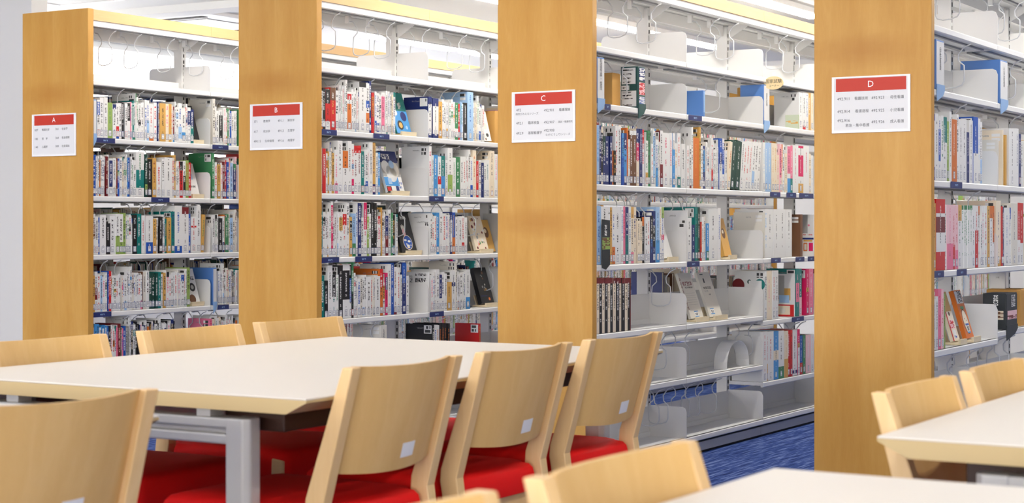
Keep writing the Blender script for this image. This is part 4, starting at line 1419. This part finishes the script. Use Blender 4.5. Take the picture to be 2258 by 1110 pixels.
q.quad([(-.02, ya[0] + .001, ya[1] + .001), (-.02, yb[0] + .001, yb[1] + .001), (-.05, yb[0] + .001, yb[1] + .001), (-.05, ya[0] + .001, ya[1] + .001)], LINP['a'], (0.05, .05, .05, 1), [(.01, 5), (.01, 5.1), (.99, 5.1), (.99, 5)])
obj('barcode_sticker', q.mesh('barcode_sticker'), r)

# ------------------------------------------------------------------ navy shelf labels clipped to the shelf fronts
TAGS = [('A', 2, 212, 254), ('A', 2, 469, 504), ('A', 3, 334, 374), ('A', 5, 206, 246), ('A', 5, 480, 505), ('B', 2, 707, 743), ('B', 2, 824, 859), ('B', 3, 947, 979),
        ('B', 4, 709, 748), ('B', 4, 784, 821), ('B', 5, 948, 979), ('B', 5, 711, 748), ('C', 3, 1699, 1721), ('C', 3, 1735, 1756), ('C', 3, 1763, 1794), ('C', 4, 1516, 1543),
        ('C', 4, 1701, 1722), ('C', 4, 1755, 1774), ('C', 4, 1782, 1797), ('C', 5, 1747, 1773), ('C', 2, 1334, 1347), ('C', 2, 1519, 1548), ('D', 3, 2097, 2122), ('D', 4, 2060, 2082), ('D', 4, 2111, 2132)]
for c, s, a, b in TAGS:
    X = XF['ABCD'.index(c)] + .0062
    ya, yb = on_x(a, X)[0], on_x(b, X)[0]
    z = shelf_level(c, s, (ya + yb) / 2 - Y0)
    r = empty('shelf_label', (X, (ya + yb) / 2, z - .0125))
    n_same = sum(1 for t in TAGS if t[:2] == (c, s))
    tag(r, 'navy shelf label with pale print on the %s shelf edge of bookcase %s' % (SHELFN[s], c), 'shelf label', 'navy labels on the %s shelf edge of bookcase %s' % (SHELFN[s], c))
    w = (yb - ya)
    MB().box(-.002, 0, -w / 2, w / 2, -.0125, .0125).build('label_holder', 'navy', r, bevel=.001)
    q = QM()
    for k in range(5):
        q.quad([(.0003, w * (-.12 + .06 * k), -.004), (.0003, w * (-.12 + .06 * k + .05), -.004), (.0003, w * (-.12 + .06 * k + .05), .004), (.0003, w * (-.12 + .06 * k), .004)], rgb(38, 50, 108), inkc('l'), [(.01, k + .1), (.99, k + .1), (.99, k + .9), (.01, k + .9)])
    obj('label_print', q.mesh('label_print'), r)

# ------------------------------------------------------------------ wire book supports hung under the shelves
WP = [(-.075, -.006), (-.05, -.012), (-.026, -.042), (-.024, -.066), (-.046, -.086), (-.049, -.12), (-.049, -.158), (-.043, -.170), (-.02, -.177), (.012, -.175), (.038, -.166), (.047, -.152),
      (.048, -.12), (.047, -.088), (.026, -.070), (.024, -.044), (.046, -.016), (.075, -.004)]
wm = MB().tube([(a, 0, b) for a, b in WP], .0028, 6).mesh('wire_loop', 'wire', True)
cm = MB().box(-.092, -.0705, -.009, .009, -.016, 0.0005).mesh('clamp', 'steel')
cm2 = MB().box(-.092, -.0705, -.009, .009, -.016, 0.0255).mesh('clamp', 'steel')
NOTE = {0: 'canopy', 1: 'top shelf', 2: 'second shelf', 3: 'third shelf', 4: 'fourth shelf', 5: 'fifth shelf', 6: 'sixth shelf'}


def hang(case, shelf, y):
    ci = 'ABCD'.index(case)
    z = 2.066 if shelf == 0 else shelf_level(case, shelf, y - Y0) - .0265
    r = empty('wire_book_support', (XC[ci] + .14, y, z))
    tag(r, 'white bent-wire book support hanging under the %s of bookcase %s' % (NOTE[shelf], case), 'book support', 'wire supports under the %s of bookcase %s' % (NOTE[shelf], case))
    obj('wire_loop', wm, r)
    obj('clamp', cm2 if shelf == 0 else cm, r)


for h_ in HANGS: hang(*h_)

# ================================================================== reading tables
TH_T = 0.70
TW, TL = 1.19, 1.712
TX = {'west': -2.255 - TW / 2, 'east': -1.006 + TW / 2}
TY = {'far': 2.906 + TL / 2, 'near': 2.44 - TL / 2}


def make_table():
    r = empty('reading_table', (0, 0, 0))
    hw, hl, u = TW / 2, TL / 2, .055
    MB().box(-hw, hw, -hl, hl, TH_T - .004, TH_T).build('table_top', 'top', r, bevel=.0015)
    # edge band: long sides undercut, short ends upright
    poly = [(-hw, TH_T - .0041), (-hw, TH_T - .009), (-hw + u, TH_T - .036), (hw - u, TH_T - .036), (hw, TH_T - .009), (hw, TH_T - .0041)]
    MB().prism(poly, -hl, hl, 'y').build('edge_band', 'tedge', r)
    for s in (-1, 1):
        MB().box(min(s * (hw - .30), s * (hw - .13)), max(s * (hw - .30), s * (hw - .13)), -hl + .09, hl - .09, TH_T - .088, TH_T - .046).build('apron', 'brown', r, bevel=.003)
    for s in (-1, 1):                            # end frames: two legs, a grooved cross beam, short posts up to the top
        y = s * (hl - .036)
        e = empty('end_frame', (0, y, 0), 0, r)
        zb0, zb1 = .588, .645
        xl = hw - .197
        MB().box(-xl, xl, -.028, .028, zb0, zb0 + .022).box(-xl, xl, -.018, .018, zb0 + .022, zb1 - .022).box(-xl, xl, -.028, .028, zb1 - .022, zb1).build('cross_beam', 'silver', e, bevel=.004)
        for sx in (-1, 1):
            leg = [(-.030, -.030), (.016, -.030), (.030, -.016), (.030, .016), (.016, .030), (-.030, .030)]
            if sx < 0: leg = [(-a, b) for a, b in reversed(leg)]
            MB().prism([(a + sx * xl, b) for a, b in leg], 0.012, zb1 + .001, 'z').build('leg', 'silver', e, bevel=.004)
            MB().box(sx * xl - .03, sx * xl + .03, -.03, .03, 0, .012).build('foot', 'rubber', e)
            MB().box(sx * (xl - .10) - .02, sx * (xl - .10) + .02, -.022, .022, zb1, TH_T - .036).build('riser', 'silver', e, bevel=.002)
    MB().box(-.02, .02, -hl + .07, hl - .07, .59, .64).build('stretcher', 'silver', r, bevel=.003)
    return r


TLAB = {('west', 'far'): 'cream-topped reading table in front of panels B and C, six chairs pushed in',
        ('west', 'near'): 'cream-topped reading table whose corner peeks out past a beech chair back',
        ('east', 'far'): 'cream-topped reading table in front of bookcase D',
        ('east', 'near'): 'cream-topped reading table beside the gap facing panel D, out of focus'}
t0 = None
for (cx_, ry), lab in TLAB.items():
    t = t0 if t0 is None else copy_tree(t0)
    if t0 is None: t = t0 = make_table()
    t.location = (TX[cx_], TY[ry], 0) if (cx_, ry) != ('west', 'near') else (TX[cx_] - .05, TY[ry] + .07, 0)
    tag(t, lab, 'table', 'cream reading tables')

# ================================================================== chairs (local +x is the way the sitter faces)
CH, CWD = 0.763, 0.44


def make_chair():
    r = empty('library_chair')
    lean = lambda z: -.012 - .085 * (z - .45) / (CH - .45)
    for s in (-1, 1):
        y0 = s * (CWD / 2 - .0175)
        prof = [(lean(CH) - .014, CH), (-.030, .455), (-.092, 0.0), (-.060, 0.0), (.018, .445), (.016, .475), (lean(CH) + .014, CH)]
        MB().prism(prof, y0 - .0165, y0 + .0165, 'y').build('upright', 'chair', r, bevel=.003)
        fl = [(.395, 0), (.422, 0), (.43, .20), (.432, .425), (.39, .43), (.388, .36)]
        MB().prism(fl, s * .205 - .014, s * .205 + .014, 'y').build('front_leg', 'chair', r, bevel=.005)
        MB().box(.012, .395, s * .205 - .010, s * .205 + .010, .335, .378).build('side_rail', 'chair', r, bevel=.003)
    MB().box(.385, .405, -.192, .192, .335, .375).build('front_rail', 'chair', r, bevel=.003)
    MB().box(-.004, .014, -.186, .186, .335, .375).build('rear_rail', 'chair', r, bevel=.003)
    # bent plywood back, bulging backwards, its lower edge a little rounded
    NY, NZ, hwd = 16, 6, CWD / 2 - .0335
    z0, z1, th = .528, CH + .0005, .011
    vs, fs = [], []
    for side in (0, 1):
        for j in range(NZ + 1):
            for i in range(NY + 1):
                t = -1 + 2 * i / NY
                z = z0 + (z1 - z0) * j / NZ
                b = .036 * (1 - abs(t) ** 2.2)
                vs.append((lean(z) + .014 - b - (th if side else 0), t * hwd, z - .012 * (1 - j / NZ) * (1 - t * t) - .005 * (j / NZ) * (1 - t * t)))
    n1 = (NY + 1) * (NZ + 1)
    ix = lambda s, i, j: s * n1 + j * (NY + 1) + i
    for j in range(NZ):
        for i in range(NY):
            fs.append((ix(0, i, j), ix(0, i + 1, j), ix(0, i + 1, j + 1), ix(0, i, j + 1)))
            fs.append((ix(1, i, j), ix(1, i, j + 1), ix(1, i + 1, j + 1), ix(1, i + 1, j)))
    for i in range(NY):
        fs.append((ix(0, i, NZ), ix(0, i + 1, NZ), ix(1, i + 1, NZ), ix(1, i, NZ)))
        fs.append((ix(0, i, 0), ix(1, i, 0), ix(1, i + 1, 0), ix(0, i + 1, 0)))
    for j in range(NZ):
        fs.append((ix(0, 0, j), ix(0, 0, j + 1), ix(1, 0, j + 1), ix(1, 0, j)))
        fs.append((ix(0, NY, j), ix(1, NY, j), ix(1, NY, j + 1), ix(0, NY, j + 1)))
    bk = MB().add(vs, fs).build('backrest', 'beech_board', r)
    for p in bk.data.polygons: p.use_smooth = True
    es = bk.modifiers.new('edges', 'EDGE_SPLIT'); es.split_angle = 0.7
    def rear(t, f):
        z = z0 + (z1 - z0) * f
        return (lean(z) + .014 - .036 * (1 - abs(t) ** 2.2) - th - .0006, t * hwd, z - .012 * (1 - f) * (1 - t * t) - .005 * f * (1 - t * t))
    q = MB()
    ts = (-.35, -.25, -.15, -.06)
    for a, b in zip(ts, ts[1:]):
        q.add([rear(a, .11), rear(b, .11), rear(b, .25), rear(a, .25)], [(0, 3, 2, 1)])
    q.build('asset_sticker', 'sticker', bk)
    # upholstered seat: narrower between the uprights, crowned top
    out = [(-.020, -.172), (-.020, .172), (.024, .176), (.030, .212), (.25, .222), (.43, .216), (.445, .19), (.447, 0), (.445, -.19), (.43, -.216), (.25, -.222), (.030, -.212), (.024, -.176)]
    cx0 = .215
    vs, fs = [], []
    lay = [(.376, .985), (.392, 1.0), (.420, 1.0), (.436, .985), (.446, .95), (.452, .86), (.455, .6)]
    n = len(out)
    for z, k in lay:
        for a, b in out:
            vs.append((cx0 + (a - cx0) * k, b * k, z))
    for l in range(len(lay) - 1):
        for i in range(n):
            j = (i + 1) % n
            fs.append((l * n + j, l * n + i, (l + 1) * n + i, (l + 1) * n + j))
    fs += [tuple(range(n)), tuple(reversed(range((len(lay) - 1) * n, len(lay) * n)))]
    st_ = MB().add(vs, fs).build('seat', 'red', r, smooth=True)
    es = st_.modifiers.new('edges', 'EDGE_SPLIT'); es.split_angle = 1.1
    return r


proto = None
GC = 'beech library chairs with red seats'


def chair(xtop, y, face, label, dx=0.0, rz=0.0):
    global proto
    c = copy_tree(proto) if proto else make_chair()
    proto = proto or c
    c.location = (xtop + (-.097 if face < 0 else .097) + dx, y, 0)
    c.rotation_euler = (0, 0, (math.pi if face < 0 else 0.0) + rz)
    tag(c, label, 'chair', GC)


# backs towards the aisle between the table columns
chair(-2.2, 3.196, -1, 'beech chair with red seat at the corner of the table facing panel B')
chair(-2.2, 3.728, -1, 'beech chair with red seat, middle of three in line with panel C')
chair(-2.2, 4.262, -1, 'beech chair with red seat, third of three, closest to bookcase C')
chair(-2.245, 2.205, -1, 'large blurred beech chair back beside a table corner, apart from the three', rz=math.radians(-3))
# across the table, facing the aisle
for px0, px1, lab in ((60, 229, 'beech chair across the table in front of panel A'), (291, 524, 'beech chair across the table in front of bookcase A shelves'), (545, 748, 'beech chair across the table in front of panel B')):
    yb_ = on_x(px1, -3.492)[0]
    chair(-3.492, yb_ - CWD / 2, 1, lab)
chair(-1.046, 3.245, 1, 'beech chair tucked at the table corner in front of panel D')
chair(-1.046, 3.785, 1, 'beech chair tucked in beside bookcase D, next along from panel D')
chair(-1.046, 2.005, 1, 'blurred beech chair back at the table facing the base of bookcase C')
chair(-1.046, 1.465, 1, 'blurred beech chair back of which only a corner tip shows')
